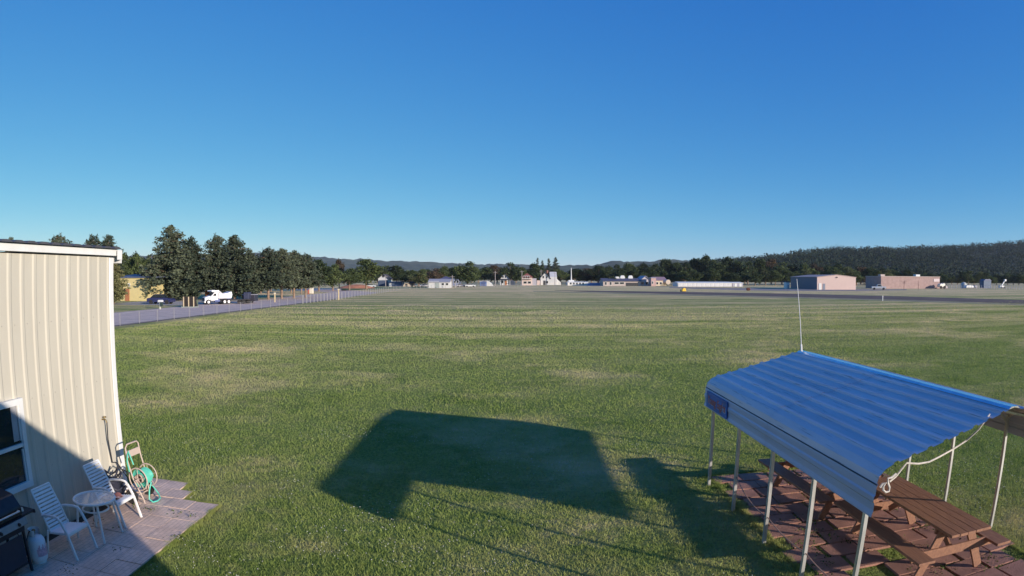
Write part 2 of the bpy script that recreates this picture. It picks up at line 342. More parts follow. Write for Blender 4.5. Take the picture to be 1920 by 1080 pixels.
wn = part('window', MB().box((.03, (wy0+wy1)/2, wz1-.045), (.1, wy1-wy0, .09)).box((.03, (wy0+wy1)/2, wz0+.045), (.1, wy1-wy0, .09)).box((.03, wy1-.045, (wz0+wz1)/2), (.1, .09, wz1-wz0-.18)).box((.03, wy0+.045, (wz0+wz1)/2), (.1, .09, wz1-wz0-.18)), trimw, b)
zm = (wz0+wz1)/2-.02
part('sash', MB().box((.04, (wy0+wy1)/2, zm), (.05, wy1-wy0-.18, .05)).box((.035, wy1-.105, (zm+wz1)/2), (.04, .03, wz1-zm-.13)).box((.035, wy1-.105, (zm+wz0)/2), (.04, .03, zm-wz0-.13)), trimw, wn)
part('pane', MB().box((.02, (wy0+wy1)/2, (wz0+wz1)/2), (.012, wy1-wy0-.17, wz1-wz0-.17)), glass_dark, wn)
part('curtain', MB().box((.032, wy1-.2, (zm+wz1)/2), (.006, .13, wz1-zm-.14)), M('pale_curtain', (.35, .35, .36), .8), wn)
sp = X(191, 786, WX)
part('spigot', MB().tube([(0, sp.y-YE, sp.z), (.09, sp.y-YE, sp.z), (.11, sp.y-YE, sp.z-.05)], .014).lathe([(.0, -.01), (.035, -.01), (.035, .01), (0, .01)], (.07, sp.y-YE, sp.z+.045), 10).tube([(.07, sp.y-YE, sp.z), (.07, sp.y-YE, sp.z+.04)], .007), M('brass', (.3, .22, .1), .4, .8), b)

# building that carries the camera, behind the view: it throws the shade over the patio
gb = thing('gabled_building', 'cream gabled building behind the viewpoint shading the patio', 'building', (0, -.42, 0))
part('wall', MB().prism([(-5.12, 0), (5.12, 0), (5.12, 3.86), (0, 5.08), (-5.12, 3.86)], -9, 0), cream, gb)
part('roof', MB().prism([(-5.32, 3.84), (-5.32, 3.92), (0, 5.18), (5.32, 3.92), (5.32, 3.84), (0, 5.1)], -9.1, .04), MATS['dark_roof_metal'], gb)

# ================================================================ CHAIRS, TABLE
def make_chair(label, loc, rz):
    t = thing('patio_chair', label, 'chair', loc, rz, 'white slatted patio chairs')
    wd = .52; sm = M('white_sling', (.70, .71, .72), .5, var=.05)
    # side frames: front leg rising and bending into the arm
    for s in (-1, 1):
        y = s*wd/2
        part('leg', MB().bar((.30, y, 0), (.20, y, .40), .045, .03, (0, 1, 0)).bar((.20, y, .40), (.10, y, .60), .045, .03, (0, 1, 0)), white, t, bevel=.006)
        part('leg', MB().bar((-.30, y, 0), (-.20, y, .40), .03, .025, (0, 1, 0)), white, t, bevel=.005)
        part('armrest', MB().tube([(.10, y, .60), (.06, y, .64), (-.02, y, .655), (-.2, y, .64), (-.27, y, .62)], .021, 8), white, t, smooth=True)
    m = MB().bar((.20, -wd/2, .385), (.20, wd/2, .385), .03, .045)
    for s in (-1, 1): m.bar((.21, s*(wd/2-.035), .40), (-.19, s*(wd/2-.035), .345), .028, .03)
    part('seat_frame', m, white, t, bevel=.004)
    m = MB()
    for i in range(8):
        x = .185-i*.05; z = .412-(.185-x)*.14
        m.box((x, 0, z), (.033, wd-.05, .01), 0, 0, .13)
    part('seat', m, sm, t)
    m = MB()
    for s in (-1, 1): m.tube([(-.17, s*(wd/2-.03), .35), (-.28, s*(wd/2-.03), .62), (-.45, s*(wd/2-.04), .98)], .016, 8)
    m.tube([(-.45, -(wd/2-.04), .98), (-.45, wd/2-.04, .98)], .016, 8)
    part('back_frame', m, white, t, smooth=True)
    m = MB()
    for i in range(12):
        f = i/11; z = .385+f*.565
        x = -.185-(z-.35)*.407 if z < .62 else -.28-(z-.62)*.472
        m.box((x+.008, 0, z), (.008, wd-.08, .036), 0, 0, -.41)
    part('backrest', m, sm, t)
    return t
ch = make_chair('shaded white slatted chair between the grill and the round table', (-6.25, 6.99, .05), R(0))
ch2 = make_chair('half sunlit white slatted chair beside the hose reel', (-6.28, 8.43, .05), R(0))
for o in (ch, ch2): o.scale = (1, 1.02, .93)
t = thing('round_table', 'small round white glass topped patio table between the two chairs', 'table', (-6.2, 7.72, .05))
part('rim', MB().ring((0, 0, .60), .345, .018, 36, 8), white, t, smooth=True)
gl = bpy.data.materials.new('table_glass'); gl.use_nodes = True; _b = gl.node_tree.nodes['Principled BSDF']; _b.inputs['Base Color'].default_value = (.75, .8, .8, 1); _b.inputs['Roughness'].default_value = .03; _b.inputs['Alpha'].default_value = .35
part('glass_top', MB().lathe([(.0, .596), (.335, .596), (.335, .602), (0, .602)], (0, 0, 0), 36), gl, t)
part('shelf_ring', MB().ring((0, 0, .44), .22, .014, 28, 8), white, t, smooth=True)
for s in ((1, -1), (1, 1), (-1, 1), (-1, -1)):
    part('leg', MB().bar((.20*s[0], .20*s[1], .59), (.27*s[0], .27*s[1], 0), .034, .028, (0, 1, 0)), white, t, bevel=.005)

# ================================================================ GRILL, TANK
g = thing('gas_grill', 'black gas grill with a side shelf standing against the metal wall', 'grill', (-6.55, 5.72, .05))
part('lid', MB().prism([(-.25, .82), (.25, .82), (.25, .95), (.12, 1.1), (-.15, 1.14), (-.25, 1.02)], -.38, .38), black, g, bevel=.015)
part('handle', MB().tube([(.27, -.26, .92), (.31, -.26, .92), (.31, .26, .92), (.27, .26, .92)], .012), steel, g)
part('firebox', MB().prism([(-.25, .82), (.26, .82), (.22, .6), (-.2, .6)], -.38, .38), black, g)
part('control_panel', MB().box((.285, 0, .755), (.04, .78, .10), 0, 0, -.25), M('grey_panel', (.24, .25, .27), .45, .4), g, bevel=.005)
for i in (-.2, .2): part('knob', MB().lathe([(0, .3), (.026, .3), (.022, .335), (0, .335)], (0, i, .75), 12, 'X'), black, g)
part('side_shelf', MB().box((.02, .52, .80), (.42, .30, .035)).box((.02, .66, .79), (.44, .03, .05)), black, g, bevel=.006)
part('side_burner_knob', MB().lathe([(0, 0), (.03, 0), (.02, .05), (0, .05)], (.12, .50, .818), 12), steel, g)
for sx in (-.2, .2):
    for sy in (-.33, .36): part('leg', MB().box((sx, sy, .31), (.035, .035, .60)), black, g)
part('bottom_shelf', MB().box((0, 0, .14), (.42, .70, .02)), black, g)
part('front_door', MB().box((.225, -.02, .37), (.012, .62, .40)), M('dark_door', (.03, .034, .05), .35), g)
part('wheel', MB().lathe([(0, .35), (.08, .35), (.08, .40), (0, .40)], (-.2, 0, .08), 16, 'Y'), rubber, g)
tk = thing('propane_tank', 'white propane gas cylinder standing between the grill and the shaded chair', 'gas cylinder', (-6.47, 6.42, .05))
prof = [(0, .03), (.105, .03), (.105, 0), (.115, 0), (.115, .035), (.14, .05), (.152, .09), (.152, .30), (.145, .34), (.12, .375), (.07, .40), (0, .405)]
part('tank_body', MB().lathe(prof, n=28), M('tank_white', (.66, .68, .70), .35, var=.06), tk, smooth=True)
m = MB()
for k in range(14):
    a0 = R(40)+k*R(20); a1 = a0+R(20)
    m.add([(.085*math.cos(a0), .085*math.sin(a0), .385), (.085*math.cos(a1), .085*math.sin(a1), .385), (.092*math.cos(a1), .092*math.sin(a1), .49), (.092*math.cos(a0), .092*math.sin(a0), .49),
           (.079*math.cos(a0), .079*math.sin(a0), .385), (.079*math.cos(a1), .079*math.sin(a1), .385), (.086*math.cos(a1), .086*math.sin(a1), .49), (.086*math.cos(a0), .086*math.sin(a0), .49)], [(0, 1, 2, 3), (7, 6, 5, 4), (3, 2, 6, 7)])
part('collar', m, MATS['tank_white'], tk, smooth=True)
part('valve', MB().tube([(0, 0, .40), (0, 0, .46)], .018).lathe([(0, .46), (.03, .46), (.03, .475), (0, .475)], n=10), MATS['brass'], tk)
m = MB()
for k in range(10):
    a0 = R(-50)+k*R(8); a1 = a0+R(7.6); r = .1545
    m.quad((r*math.cos(a0), r*math.sin(a0), .12), (r*math.cos(a1), r*math.sin(a1), .12), (r*math.cos(a1), r*math.sin(a1), .23+.03*(k % 3)), (r*math.cos(a0), r*math.sin(a0), .23+.03*(k % 3)))
part('warning_label', m, M('faded_red_label', (.52, .34, .40), .6, var=.25, scale=30), tk)
tag(part('gas_hose', MB().tube([(-6.47, 6.42, .52), (-6.46, 6.3, .53), (-6.44, 6.21, .46), (-6.44, 6.17, .3), (-6.44, 6.13, .25), (-6.46, 6.1, .5), (-6.5, 6.02, .7)], .008, 6), rubber, smooth=True), 'thin dark gas hose from the white cylinder up to the grill', 'hose')

# ================================================================ HOSE REEL, HOSES
beige = M('beige_steel', (.50, .40, .34), .5, var=.06)
h = thing('hose_reel_cart', 'beige two wheeled hose reel cart at the corner of the metal building', 'hose cart', (-6.42, 9.5, .05), R(-3))
for s in (-1, 1): pass
pts = [(.16, -.215, .10), (-.02, -.215, .45), (-.10, -.215, .78), (-.12, -.205, .98), (-.12, -.15, 1.03), (-.12, .15, 1.03), (-.12, .205, .98), (-.10, .215, .78), (-.02, .215, .45), (.0, .215, .10)]
part('frame', MB().tube(pts, .014, 8).tube([(.16, -.215, .10), (-.05, -.215, .10), (-.05, .215, .10), (.0, .215, .10)], .012, 8).tube([(.16, -.215, .1), (.18, -.215, .02)], .012), beige, h, smooth=True)
part('tool_tray', MB().box((-.105, 0, .86), (.02, .40, .12)), beige, h, bevel=.004)
for s in (-1, 1):
    w = part('wheel', MB().lathe([(.0, -.02), (.09, -.02), (.105, -.03), (.125, -.03), (.13, 0), (.125, .03), (.105, .03), (.09, .02), (0, .02)], (-.06, s*.27, .13), 22, 'Y'), rubber, h, smooth=True)
    part('hub', MB().lathe([(0, -.028), (.03, -.028), (.03, .028), (0, .028)], (-.06, s*.27, .13), 12, 'Y'), beige, w)
for s in (-1, 1):
    m = MB().ring((.06, s*.165, .43), .20, .012, 28, 6, 'Y')
    for k in range(5): a = k*R(72)+.3; m.tube([(.06, s*.165, .43), (.06+.2*math.cos(a), s*.165, .43+.2*math.sin(a))], .006, 6)
    part('reel_flange', m, beige, h, smooth=True)
part('reel_drum', MB().lathe([(.08, -.16), (.08, .16)], (.06, 0, .43), 18, 'Y').tube([(.06, -.26, .43), (.06, .24, .43)], .01), beige, h)
part('crank', MB().tube([(.06, -.24, .43), (.16, -.26, .33), (.16, -.33, .33)], .01), beige, h)
m = MB(); rr = random.Random(4); g_ = [[.012+.03*math.sin(i*1.1+j*.7)*math.sin(j*1.3)+rr.uniform(0, .012) for j in range(7)] for i in range(7)]
vs = [(-.16+i*.05+rr.uniform(-.008, .008), -.17+j*.055+rr.uniform(-.008, .008), max(.006, g_[i][j])) for i in range(7) for j in range(7)]
m.add(vs, [(i*7+j, i*7+j+1, (i+1)*7+j+1, (i+1)*7+j) for i in range(6) for j in range(6)]); m.add([(x, y, z-.012) for x, y, z in vs], [(i*7+j, (i+1)*7+j, (i+1)*7+j+1, i*7+j+1) for i in range(6) for j in range(6)])
o = part('folded_cloth', m, M('pink_cloth', (.62, .42, .38), .9, col2=(.3, .12, .1), scale=9, lo=.45, hi=.5), smooth=True); o.location = (-6.34, 8.44, .05+.40*.93); tag(o, 'crumpled pinkish cloth lying on the seat of the half sunlit chair', 'cloth')
# turquoise hose wound on the reel
pts = []; turns = 15; n = 26
for i in range(turns*n):
    a = 2*math.pi*i/n; q = i/n; lay = int(q // 7); w = (q % 7)/7; yy = (-.13+.26*w) if lay % 2 == 0 else (.13-.26*w)
    r = .105+.028*lay+.004*math.sin(i*.7); pts.append((-6.36+r*math.cos(a), 9.5+yy, .48+r*math.sin(a)))
pts += [(-6.16, 9.44, .42), (-6.17, 9.36, .3), (-6.16, 9.30, .16), (-6.13, 9.36, .085), (-6.10, 9.48, .075), (-6.12, 9.62, .08), (-6.2, 9.7, .14), (-6.3, 9.66, .3)]
tag(part('garden_hose', MB().tube(pts, .0135, 7), M('turquoise_hose', (.10, .52, .40), .4, var=.12, scale=9), smooth=True), 'turquoise garden hose wound on the beige reel', 'hose')
tag(part('garden_hose', MB().tube([(-6.5, 9.27, .62), (-6.51, 9.25, .8), (-6.5, 9.27, .92), (-6.49, 9.3, .98), (-6.47, 9.31, .9), (-6.43, 9.33, .74)], .013, 7), M('turquoise_hose', (.1, .5, .4)), smooth=True), 'short turquoise hose end looped up on the cart handle', 'hose')
tag(part('supply_hose', MB().tube([(WX+.11, sp.y, sp.z-.05), (WX+.08, sp.y+.02, sp.z-.35), (WX+.06, sp.y+.10, sp.z-.8), (WX+.08, sp.y+.22, .65), (WX+.2, sp.y+.3, .4), (WX+.38, sp.y+.25, .3), (WX+.3, sp.y+.02, .24), (WX+.4, sp.y-.1, .4), (WX+.32, sp.y-.2, .62), (WX+.25, sp.y-.02, .66), (WX+.4, sp.y+.15, .5), (WX+.7, sp.y+.3, .46)], .0125, 7), M('black_hose', (.03, .03, .035), .5), smooth=True), 'black hose hanging from the wall tap down to the hose reel', 'hose')
m = MB()
for r, zz, oo in ((.17, .30, 0), (.2, .40, .03), (.15, .50, -.03), (.18, .22, .02), (.19, .58, .05), (.16, .66, .02), (.2, .34, .1), (.17, .46, .12)):
    m.tube([(-6.72+oo+r*math.cos(a)*.7, 8.98+r*math.sin(a), zz+.06*math.sin(2*a)) for a in [k*math.pi/10 for k in range(21)]], .015, 6)
m.box((-6.66, 8.97, .35), (.24, .30, .36), .3); tag(part('tangled_cable', m, M('navy_black', (.03, .032, .05), .5), smooth=False), 'dark bundle of coiled cable on the ground behind the sunlit chair', 'cable bundle')

# ================================================================ METAL SHELTER
bluem = M('shelter_sheet', (.60, .56, .58), .5, .1, var=.12, scale=1.0, stretch=(3, .25, 3), spec=.5)
_t = bluem.node_tree; _tc = _t.nodes.new('ShaderNodeTexCoord'); _mp = _t.nodes.new('ShaderNodeMapping'); _mp.inputs['Scale'].default_value = (26, 1.1, 26); lk(_t, _tc.outputs['Object'], _mp.inputs[0])
_n = _t.nodes.new('ShaderNodeTexNoise'); _n.inputs['Scale'].default_value = 1.4; _n.inputs['Detail'].default_value = 6; lk(_t, _mp.outputs[0], _n.inputs['Vector'])
_r = _t.nodes.new('ShaderNodeMapRange'); _r.inputs['From Min'].default_value = .60; _r.inputs['From Max'].default_value = .70; lk(_t, _n.outputs[0], _r.inputs['Value'])
_x = _t.nodes.new('ShaderNodeMix'); _x.data_type = 'RGBA'; _b = _t.nodes['Principled BSDF']; _src = _b.inputs['Base Color'].links[0].from_socket; lk(_t, _src, _x.inputs[6]); _x.inputs[7].default_value = (.07, .08, .10, 1)
_m = _t.nodes.new('ShaderNodeMath'); _m.operation = 'MULTIPLY'; _m.inputs[1].default_value = .55; lk(_t, _r.outputs[0], _m.inputs[0]); lk(_t, _m.outputs[0], _x.inputs[0]); lk(_t, _x.outputs[2], _b.inputs['Base Color'])
c = thing('metal_shelter', 'open metal picnic shelter with a ribbed blue roof on thin poles', 'shelter', (5.61, 8.6, 0))
XL, XR, RZ = -1.99, 1.99, 2.47; ZB = 1.84; ZS = 1.50; YN, YF = -3.12, 3.12
def roof_side(s):
    """profile from the ridge down the slope, round the eave and down the skirt, with ribs"""
    pts = []; nrib = 8; x0, z0 = .03, RZ; x1, z1 = 1.80, 2.04
    L = math.hypot(x1-x0, z1-z0); nx, nz = (z0-z1)/L, (x1-x0)/L
    for i in range(nrib):
        for f, h in ((0, 0), (.60, 0), (.70, .022), (.88, .022), (.98, 0)):
            q = (i+f)/nrib; pts.append((x0+(x1-x0)*q+nx*h, z0+(z1-z0)*q+nz*h))
    pts += [(1.80, 2.04), (1.89, 2.0), (1.96, 1.93), (1.985, ZB)]
    return [(s*x, z) for x, z in pts]
def sheet(m, prof, ya, yb, th=.004, nseg=6):
    rows = [ya+(yb-ya)*i/nseg for i in range(nseg+1)]; k = len(prof)
    vs = [(x, y, z) for y in rows for x, z in prof]; m.add(vs, [(j*k+i, j*k+i+1, (j+1)*k+i+1, (j+1)*k+i) for j in range(nseg) for i in range(k-1)])
for s in (-1, 1):
    m = MB(); sheet(m, roof_side(s), YN, 0.0); sheet(m, [(x, z+.006) for x, z in roof_side(s)], -.03, YF); part('roof_panel', m, bluem, c)
    m = MB(); sk = [(s*1.975, ZB+.02), (s*1.99, ZB-.02), (s*1.99, ZB-.10), (s*2.005, ZB-.12), (s*2.005, ZB-.17), (s*1.99, ZB-.19), (s*1.99, ZB-.27), (s*2.005, ZS+.02+(.06 if s > 0 else 0)), (s*2.005, ZS+(.05 if s > 0 else 0))]
    sheet(m, sk, YN-.02, .0); sheet(m, [(x+s*.005, z) for x, z in sk], -.02, YF)
    part('skirt', m, M('skirt_sheet', (.44, .48, .60), .5, .1, var=.06, stretch=(1, .2, 3)), c)
    tr = part('edge_trim', MB().tube([(s*1.987, YN-.01, ZB+.01), (s*1.987, YF+.01, ZB+.01)], .008, 6), M('dark_trim', (.03, .035, .06), .6), c)
part('ridge_cap', MB().prism([(-.10, RZ-.01), (-.055, RZ+.016), (.055, RZ+.016), (.10, RZ-.01), (0, RZ+.004)], YN, YF), M('ridge_metal', (.82, .84, .86), .22, 1.0), c)
legL = [11.41, 9.95, 8.46, 7.06, 5.72]; legR = [11.62, 10.23, 8.88, 7.48, 6.08]
for yl, yr in zip(legL, legR):
    part('leg', MB().box((-1.915, yl-8.6, .93), (.055, .055, 1.86)), steel, c, bevel=.006)
    part('leg', MB().box((1.90, yr-8.6, .93), (.055, .055, 1.86)), steel, c, bevel=.006)
    ym = (yl+yr)/2-8.6
    part('rafter', MB().tube([(-1.915, yl-8.6, 1.82), (-1.86, ym, 1.92), (-1.72, ym, 1.985), (0, ym, RZ-.07), (1.72, ym, 1.985), (1.86, ym, 1.92), (1.90, yr-8.6, 1.82)], .024, 6), steel, c)
    part('brace', MB().tube([(1.9, yr-8.6, 1.72), (1.55, yr-8.6, 2.06)], .014, 6), steel, c)
sg = part('sign', MB().box((-2.022, 2.32, 1.675), (.016, 1.18, .29)), M('sign_blue', (.03, .13, .42), .45, var=.25, scale=4), c)
def text_mesh(body, size, mat, parent, mtx, ext=.003, shear=.2):
    cu = bpy.data.curves.new('lettering', 'FONT'); cu.body = body; cu.size = size; cu.extrude = ext; cu.shear = shear; cu.align_x = 'CENTER'; cu.align_y = 'CENTER'; cu.offset = .006
    to = bpy.data.objects.new('tmp', cu); me = bpy.data.meshes.new_from_object(to); bpy.data.objects.remove(to); me.transform(mtx); me.materials.clear(); me.materials.append(mat)
    o = bpy.data.objects.new('lettering', me); C.objects.link(o); o.parent = parent; return o
rot = Matrix(((0, 0, -1, 0), (-1, 0, 0, 0), (0, 1, 0, 0), (0, 0, 0, 1)))
text_mesh('Young Eagles', .205, M('sign_white', (.30, .38, .55), .5), sg, Matrix.Translation((-2.031, 2.32, 1.672)) @ rot @ Matrix.Scale(1.02, 4, (1, 0, 0)), .001)
text_mesh('Young Eagles', .195, M('sign_red', (.36, .10, .12), .5), sg, Matrix.Translation((-2.034, 2.32, 1.68)) @ rot, .001)
# whip antenna on the far end of the ridge
ab = Vector((5.60, 11.68, 2.46)); at = Y(1494, 523, 11.68)
t = thing('whip_antenna', 'thin white whip antenna rising from the far end of the shelter ridge', 'antenna', ab)
d = at-ab
part('base_tube', MB().tube([(0, 0, 0), d*.105], .019, 8), white, t)
part('whip', MB().tube([d*.1, d*.4+Vector((.008, 0, 0)), d*.7+Vector((.006, 0, 0)), d], [.008, .007, .006, .005], 6), white, t)
# ropes
ropem = M('pale_rope', (.62, .58, .52), .8, var=.2, scale=40)
def sag(a, b, s, n=14): a, b = Vector(a), Vector(b); return [a.lerp(b, i/n)+Vector((0, 0, -4*s*(i/n)*(1-i/n))) for i in range(n+1)]
A_ = Vector((6.0, 5.55, 2.36)); 
yr = 5.56
rp0 = [Y(1856, 776, yr), Y(1835, 805, yr), Y(1812, 826, yr+.1), Y(1787, 842, yr+.1), Y(1762, 856, yr), Y(1742, 866, yr), Y(1722, 869.5, yr), Y(1700, 868, yr), Y(1690, 880, yr), Y(1680, 893, yr), Y(1668, 903, yr-.02)]
tag(part('rope', MB().tube(rp0, .011, 6), ropem, smooth=True), 'long pale rope sagging under the near end of the blue roof', 'rope')
kn = [Y(1680, 888, yr-.06), Y(1672, 895, yr-.07), Y(1665, 897, yr-.07), Y(1665, 905, yr-.07), Y(1668, 914, yr-.07), Y(1667, 921, yr-.07), Y(1661, 923, yr-.07), Y(1656, 919, yr-.07), Y(1656, 912, yr-.07), Y(1661, 905, yr-.07), Y(1655, 907, yr-.06), Y(1650, 914, yr-.06)]
tag(part('rope', MB().tube(kn, .012, 6), ropem, smooth=True), 'knotted white rope loop hanging at the roof corner by the nearest pole', 'rope')
lr = sag((3.69, 9.93, .62), (3.70, 8.46, .44), .10)+sag((3.70, 8.46, .44), (3.70, 7.06, .44), .05)[1:]+sag((3.70, 7.06, .44), (3.72, 5.74, .46), .05)[1:]
tag(part('rope', MB().tube(lr, .008, 6), M('brown_rope', (.40, .24, .18), .8), smooth=True), 'low reddish rope strung between the left poles of the shelter', 'rope')

# ================================================================ PICNIC TABLES
def picnic_table(label, loc, rz=0., L=2.44, xo=0):
    t = thing('picnic_table', label, 'picnic table', loc, rz, 'long wooden picnic tables under the shelter')
    m = MB()
    for i in range(5): m.box((-.29+i*.145+random.uniform(-.002, .002), random.uniform(-.006, .006), .725), (.142, L, .038))
    part('tabletop', m, wood, t, bevel=.004)
    for s in (-1, 1):
        m = MB()
        m.box((s*.70, 0, .43), (.27, L, .038)); part('bench', m, wood, t, bevel=.004)
    for e in (-1, 1):
        y = e*(L/2-.36)
        part('crossbeam', MB().box((0, y+e*.041, .385), (1.5, .038, .13)), wood, t, bevel=.004)
        part('top_cleat', MB().box((0, y-e*.045, .665), (.70, .038, .08)), wood, t, bevel=.004)
        for s in (-1, 1):
            part('leg', MB().bar((s*.58, y, 0), (s*.22, y, .70), .135, .04, (0, 1, 0)), wood, t, bevel=.004)
        part('brace', MB().bar((0, y-e*.07, .36), (0, y-e*.55, .70), .09, .038, (1, 0, 0)), wood, t, bevel=.004)
    return t
pt = picnic_table('nearer picnic table with its orange end lit by the sun', (5.73, 7.32, .04), R(-1.0), 2.6)
pt2 = dup(pt, (5.50, 10.02, .04), R(2.0), label='farther picnic table mostly hidden beneath the blue roof')

# ================================================================ TREES
needle = leaf_material('pine_needles', (.032, .048, .031), (.118, .138, .084), .1)
needle2 = leaf_material('yellowish_needles', (.05, .062, .024), (.20, .20, .085), .15)
leafd = leaf_material('dark_leaves', (.018, .032, .016), (.072, .100, .036), .15)
leafm = leaf_material('mid_leaves', (.030, .048, .020), (.125, .160, .055), .2)
leaft = leaf_material('pale_leaves', (.05, .065, .03), (.17, .19, .075), .2)
leafr = leaf_material('reddish_leaves', (.035, .03, .02), (.12, .085, .05), .2)
def tufts(cen, size, nq, dirs=None):
    """nq small triangles scattered round every centre"""
    cen = np.repeat(np.asarray(cen, float), nq, 0); sz = np.repeat(np.asarray(size, float), nq)
    n = len(cen); c = cen+rng.normal(0, .45, (n, 3))*sz[:, None]
    a = rng.normal(0, 1, (n, 3)); a /= np.linalg.norm(a, axis=1)[:, None]; b = rng.normal(0, 1, (n, 3)); b -= a*(a*b).sum(1)[:, None]; b /= np.linalg.norm(b, axis=1)[:, None]
    s = sz[:, None]*rng.uniform(.5, 1.05, (n, 1))
    V = np.stack([c-a*s*.5, c+b*s*.55, c+a*s*.5, c-b*s*.4], 1).reshape(-1, 3); return V, np.arange(n*4).reshape(-1, 4)
def conifer(name, seed, H=12., Rm=3.2, base=.12, mat=None, spire=1., nb=110):
    global rng; rng = np.random.default_rng(seed); rd = random.Random(seed)
    cen = []; sz = []; m = MB(); m.tube([(0, 0, 0), (.05, .03, H*.5), (0, 0, H*.97)], [H*.02, H*.013, .02], 7)
    for i in range(nb):
        f = (i+rd.random())/nb; f = f**.9; z = H*(base+(1-base)*f); prof = (1-f)**(.55*spire)*min(1, .6+f*2.2)
        L = Rm*prof*rd.uniform(.62, 1.12)+.25; a = rd.uniform(0, 2*math.pi); up = rd.uniform(-.12, .28)
        if L > 1.0: m.tube([(0, 0, z), (L*.9*math.cos(a), L*.9*math.sin(a), z+L*up)], [.04+.02*L/3, .012], 4, False)
        k = max(3, int(L*4.4))
        for j in range(k):
            q = .22+.78*(j+rd.random())/k; w = L*.22*(1-q*.4)
            cen.append((L*q*math.cos(a)+rd.gauss(0, w), L*q*math.sin(a)+rd.gauss(0, w), z+L*q*up+rd.gauss(0, .14))); sz.append(rd.uniform(.32, .52)*(.6+.4*(1-f))*H/12)
    V, Fc = tufts(cen, sz, 9); V[:, 2] = np.maximum(V[:, 2], .3)
    t = thing(name, 'tree', 'tree'); part('crown', np_mesh('crown', V, Fc), mat or needle, t); part('trunk', m, bark, t); return t
def broadleaf(name, seed, H=12., Rm=5., mat=None, nl=16, per=120, base=.12, shape=1.):
    global rng; rng = np.random.default_rng(seed); rd = random.Random(seed); cen = []; sz = []
    m = MB(); m.tube([(0, 0, 0), (.1, 0, H*.3), (0, 0, H*.7)], [H*.025, H*.018, .05], 7)
    for i in range(nl):
        a = rd.uniform(0, 6.28); f = rd.random(); z = H*(base+.18+(.92-base-.18)*f); rr = Rm*.68*math.sin(math.pi*min(1, .2+f*.78))**.6*rd.random()**.5
        lr = Rm*rd.uniform(.28, .45)*(1.1-.35*f); lc = np.array((rr*math.cos(a), rr*math.sin(a), min(z, H-lr*.75)))
        m.tube([(0, 0, H*.3), tuple(lc)], [.12, .04], 4, False)
        v = rng.normal(0, 1, (per, 3)); v /= np.linalg.norm(v, axis=1)[:, None]; v *= lr*rng.uniform(.55, 1.08, (per, 1)); v[:, 2] *= .85
        cen.append(lc+v)
    cen = np.concatenate(cen); V, Fc = tufts(cen, rng.uniform(.42, .8, len(cen))*H/12, 2); V[:, 2] = np.maximum(V[:, 2], .2)
    t = thing(name, 'tree', 'tree'); part('crown', np_mesh('crown', V, Fc), mat or leafm, t); part('trunk', m, bark, t); return t
protos = {}
def proto(kind):
    if kind in protos: return protos[kind]
    k, mt, v = kind
    mm = {'n': needle, 'y': needle2, 'd': leafd, 'm': leafm, 't': leaft, 'r': leafr}[mt]
    if k == 'pine': o = conifer('pine_tree', 11+v, 12, 3.6, .08, mm, 1.0, 175)
    elif k == 'highpine': o = conifer('pine_tree', 31+v, 12, 3.7, .22, mm, .8, 150)
    elif k == 'spruce': o = conifer('spruce_tree', 51+v, 12, 2.6, .05, mm, 1.5, 90)
    elif k == 'round': o = broadleaf('broadleaf_tree', 71+v, 12, 5, mm, 18, 110)
    elif k == 'bush': o = broadleaf('bush', 91+v, 12, 7, mm, 10, 60, 0.)
    protos[kind] = [o, False]; return protos[kind]
def tree(kind, px, top, D, hw, label, group=None, sx=None):
    e = proto(kind); b = Y(px, 519, D); tp = Y(px, top, D); hgt = tp.z; wid = hw/F*math.hypot(b.x, D)
    base = {'pine': 2.95, 'highpine': 3.05, 'spruce': 2.4, 'round': 4.4, 'bush': 6.5}[kind[0]]
    sc = (wid/base, wid/base, hgt/12.0); rz = random.uniform(0, 6.28)
    if not e[1]: o = e[0]; o.location = (b.x, b.y, 0); o.rotation_euler = (0, 0, rz); o.scale = sc; e[1] = True
    else: o = dup(e[0], (b.x, b.y, 0), rz, sc)
    o['label'] = label; o['category'] = 'bush' if kind[0] == 'bush' else 'tree'
    if 'group' in o: del o['group']
    if group: o['group'] = group
    return o
for v, (px, top, D, hw, kd, lb) in enumerate([
    (320, 424, 101, 50, 'pine', 'tallest dark pine, in front of the yellow building'),
    (358, 447, 103, 37, 'pine', 'dark pine behind the slatted bin enclosure'),
    (405, 443, 105, 31, 'highpine', 'dark pine rising directly behind the white dump truck cab'),
    (440, 442, 106, 42, 'pine', 'broad dark pine rising behind the trailer'),
    (468, 470, 108, 26, 'pine', 'shorter pine on the right shoulder of the pine rising behind the trailer'),
    (503, 466, 110, 32, 'highpine', 'left pine of the row with bare trunks by the road'),
    (528, 467, 114, 30, 'highpine', 'second pine of the row with bare trunks by the road'),
    (551, 471, 118, 28, 'highpine', 'third pine of the row with bare trunks by the road'),
    (573, 477, 122, 27, 'highpine', 'rightmost pine of the row with bare trunks by the road'),
    (203, 442, 122, 30, 'pine', 'dark pine top just above the white corner of the metal roof'),
    (174, 443, 120, 36, 'pine', 'dark pine top second from the roof corner'),
    (110, 442, 118, 36, 'highpine', 'lone round pine top above the middle of the metal roof'),
    (20, 446, 116, 20, 'pine', 'small pine tip above the left end of the metal roof'),
    ]): tree((kd, 'n', v % 3), px, top, D, hw, lb)
tree(('pine', 'y', 0), 213, 492, 86, 26, 'yellowish green pine beside the white corner of the metal building')
rowp = [(485, 552), (493, 556), (511, 554), (540, 551), (562, 549)]
G1 = 'wooded slope trees behind the yellow building'
for i in range(15):
    px = 205+i*8.0; tree(('round', 'dm'[i % 2], i % 3), px, 470+i*1.5+random.uniform(-4, 5), 135+random.uniform(0, 25), 20, 'dark broadleaf tree in the wood behind the yellow building', G1)
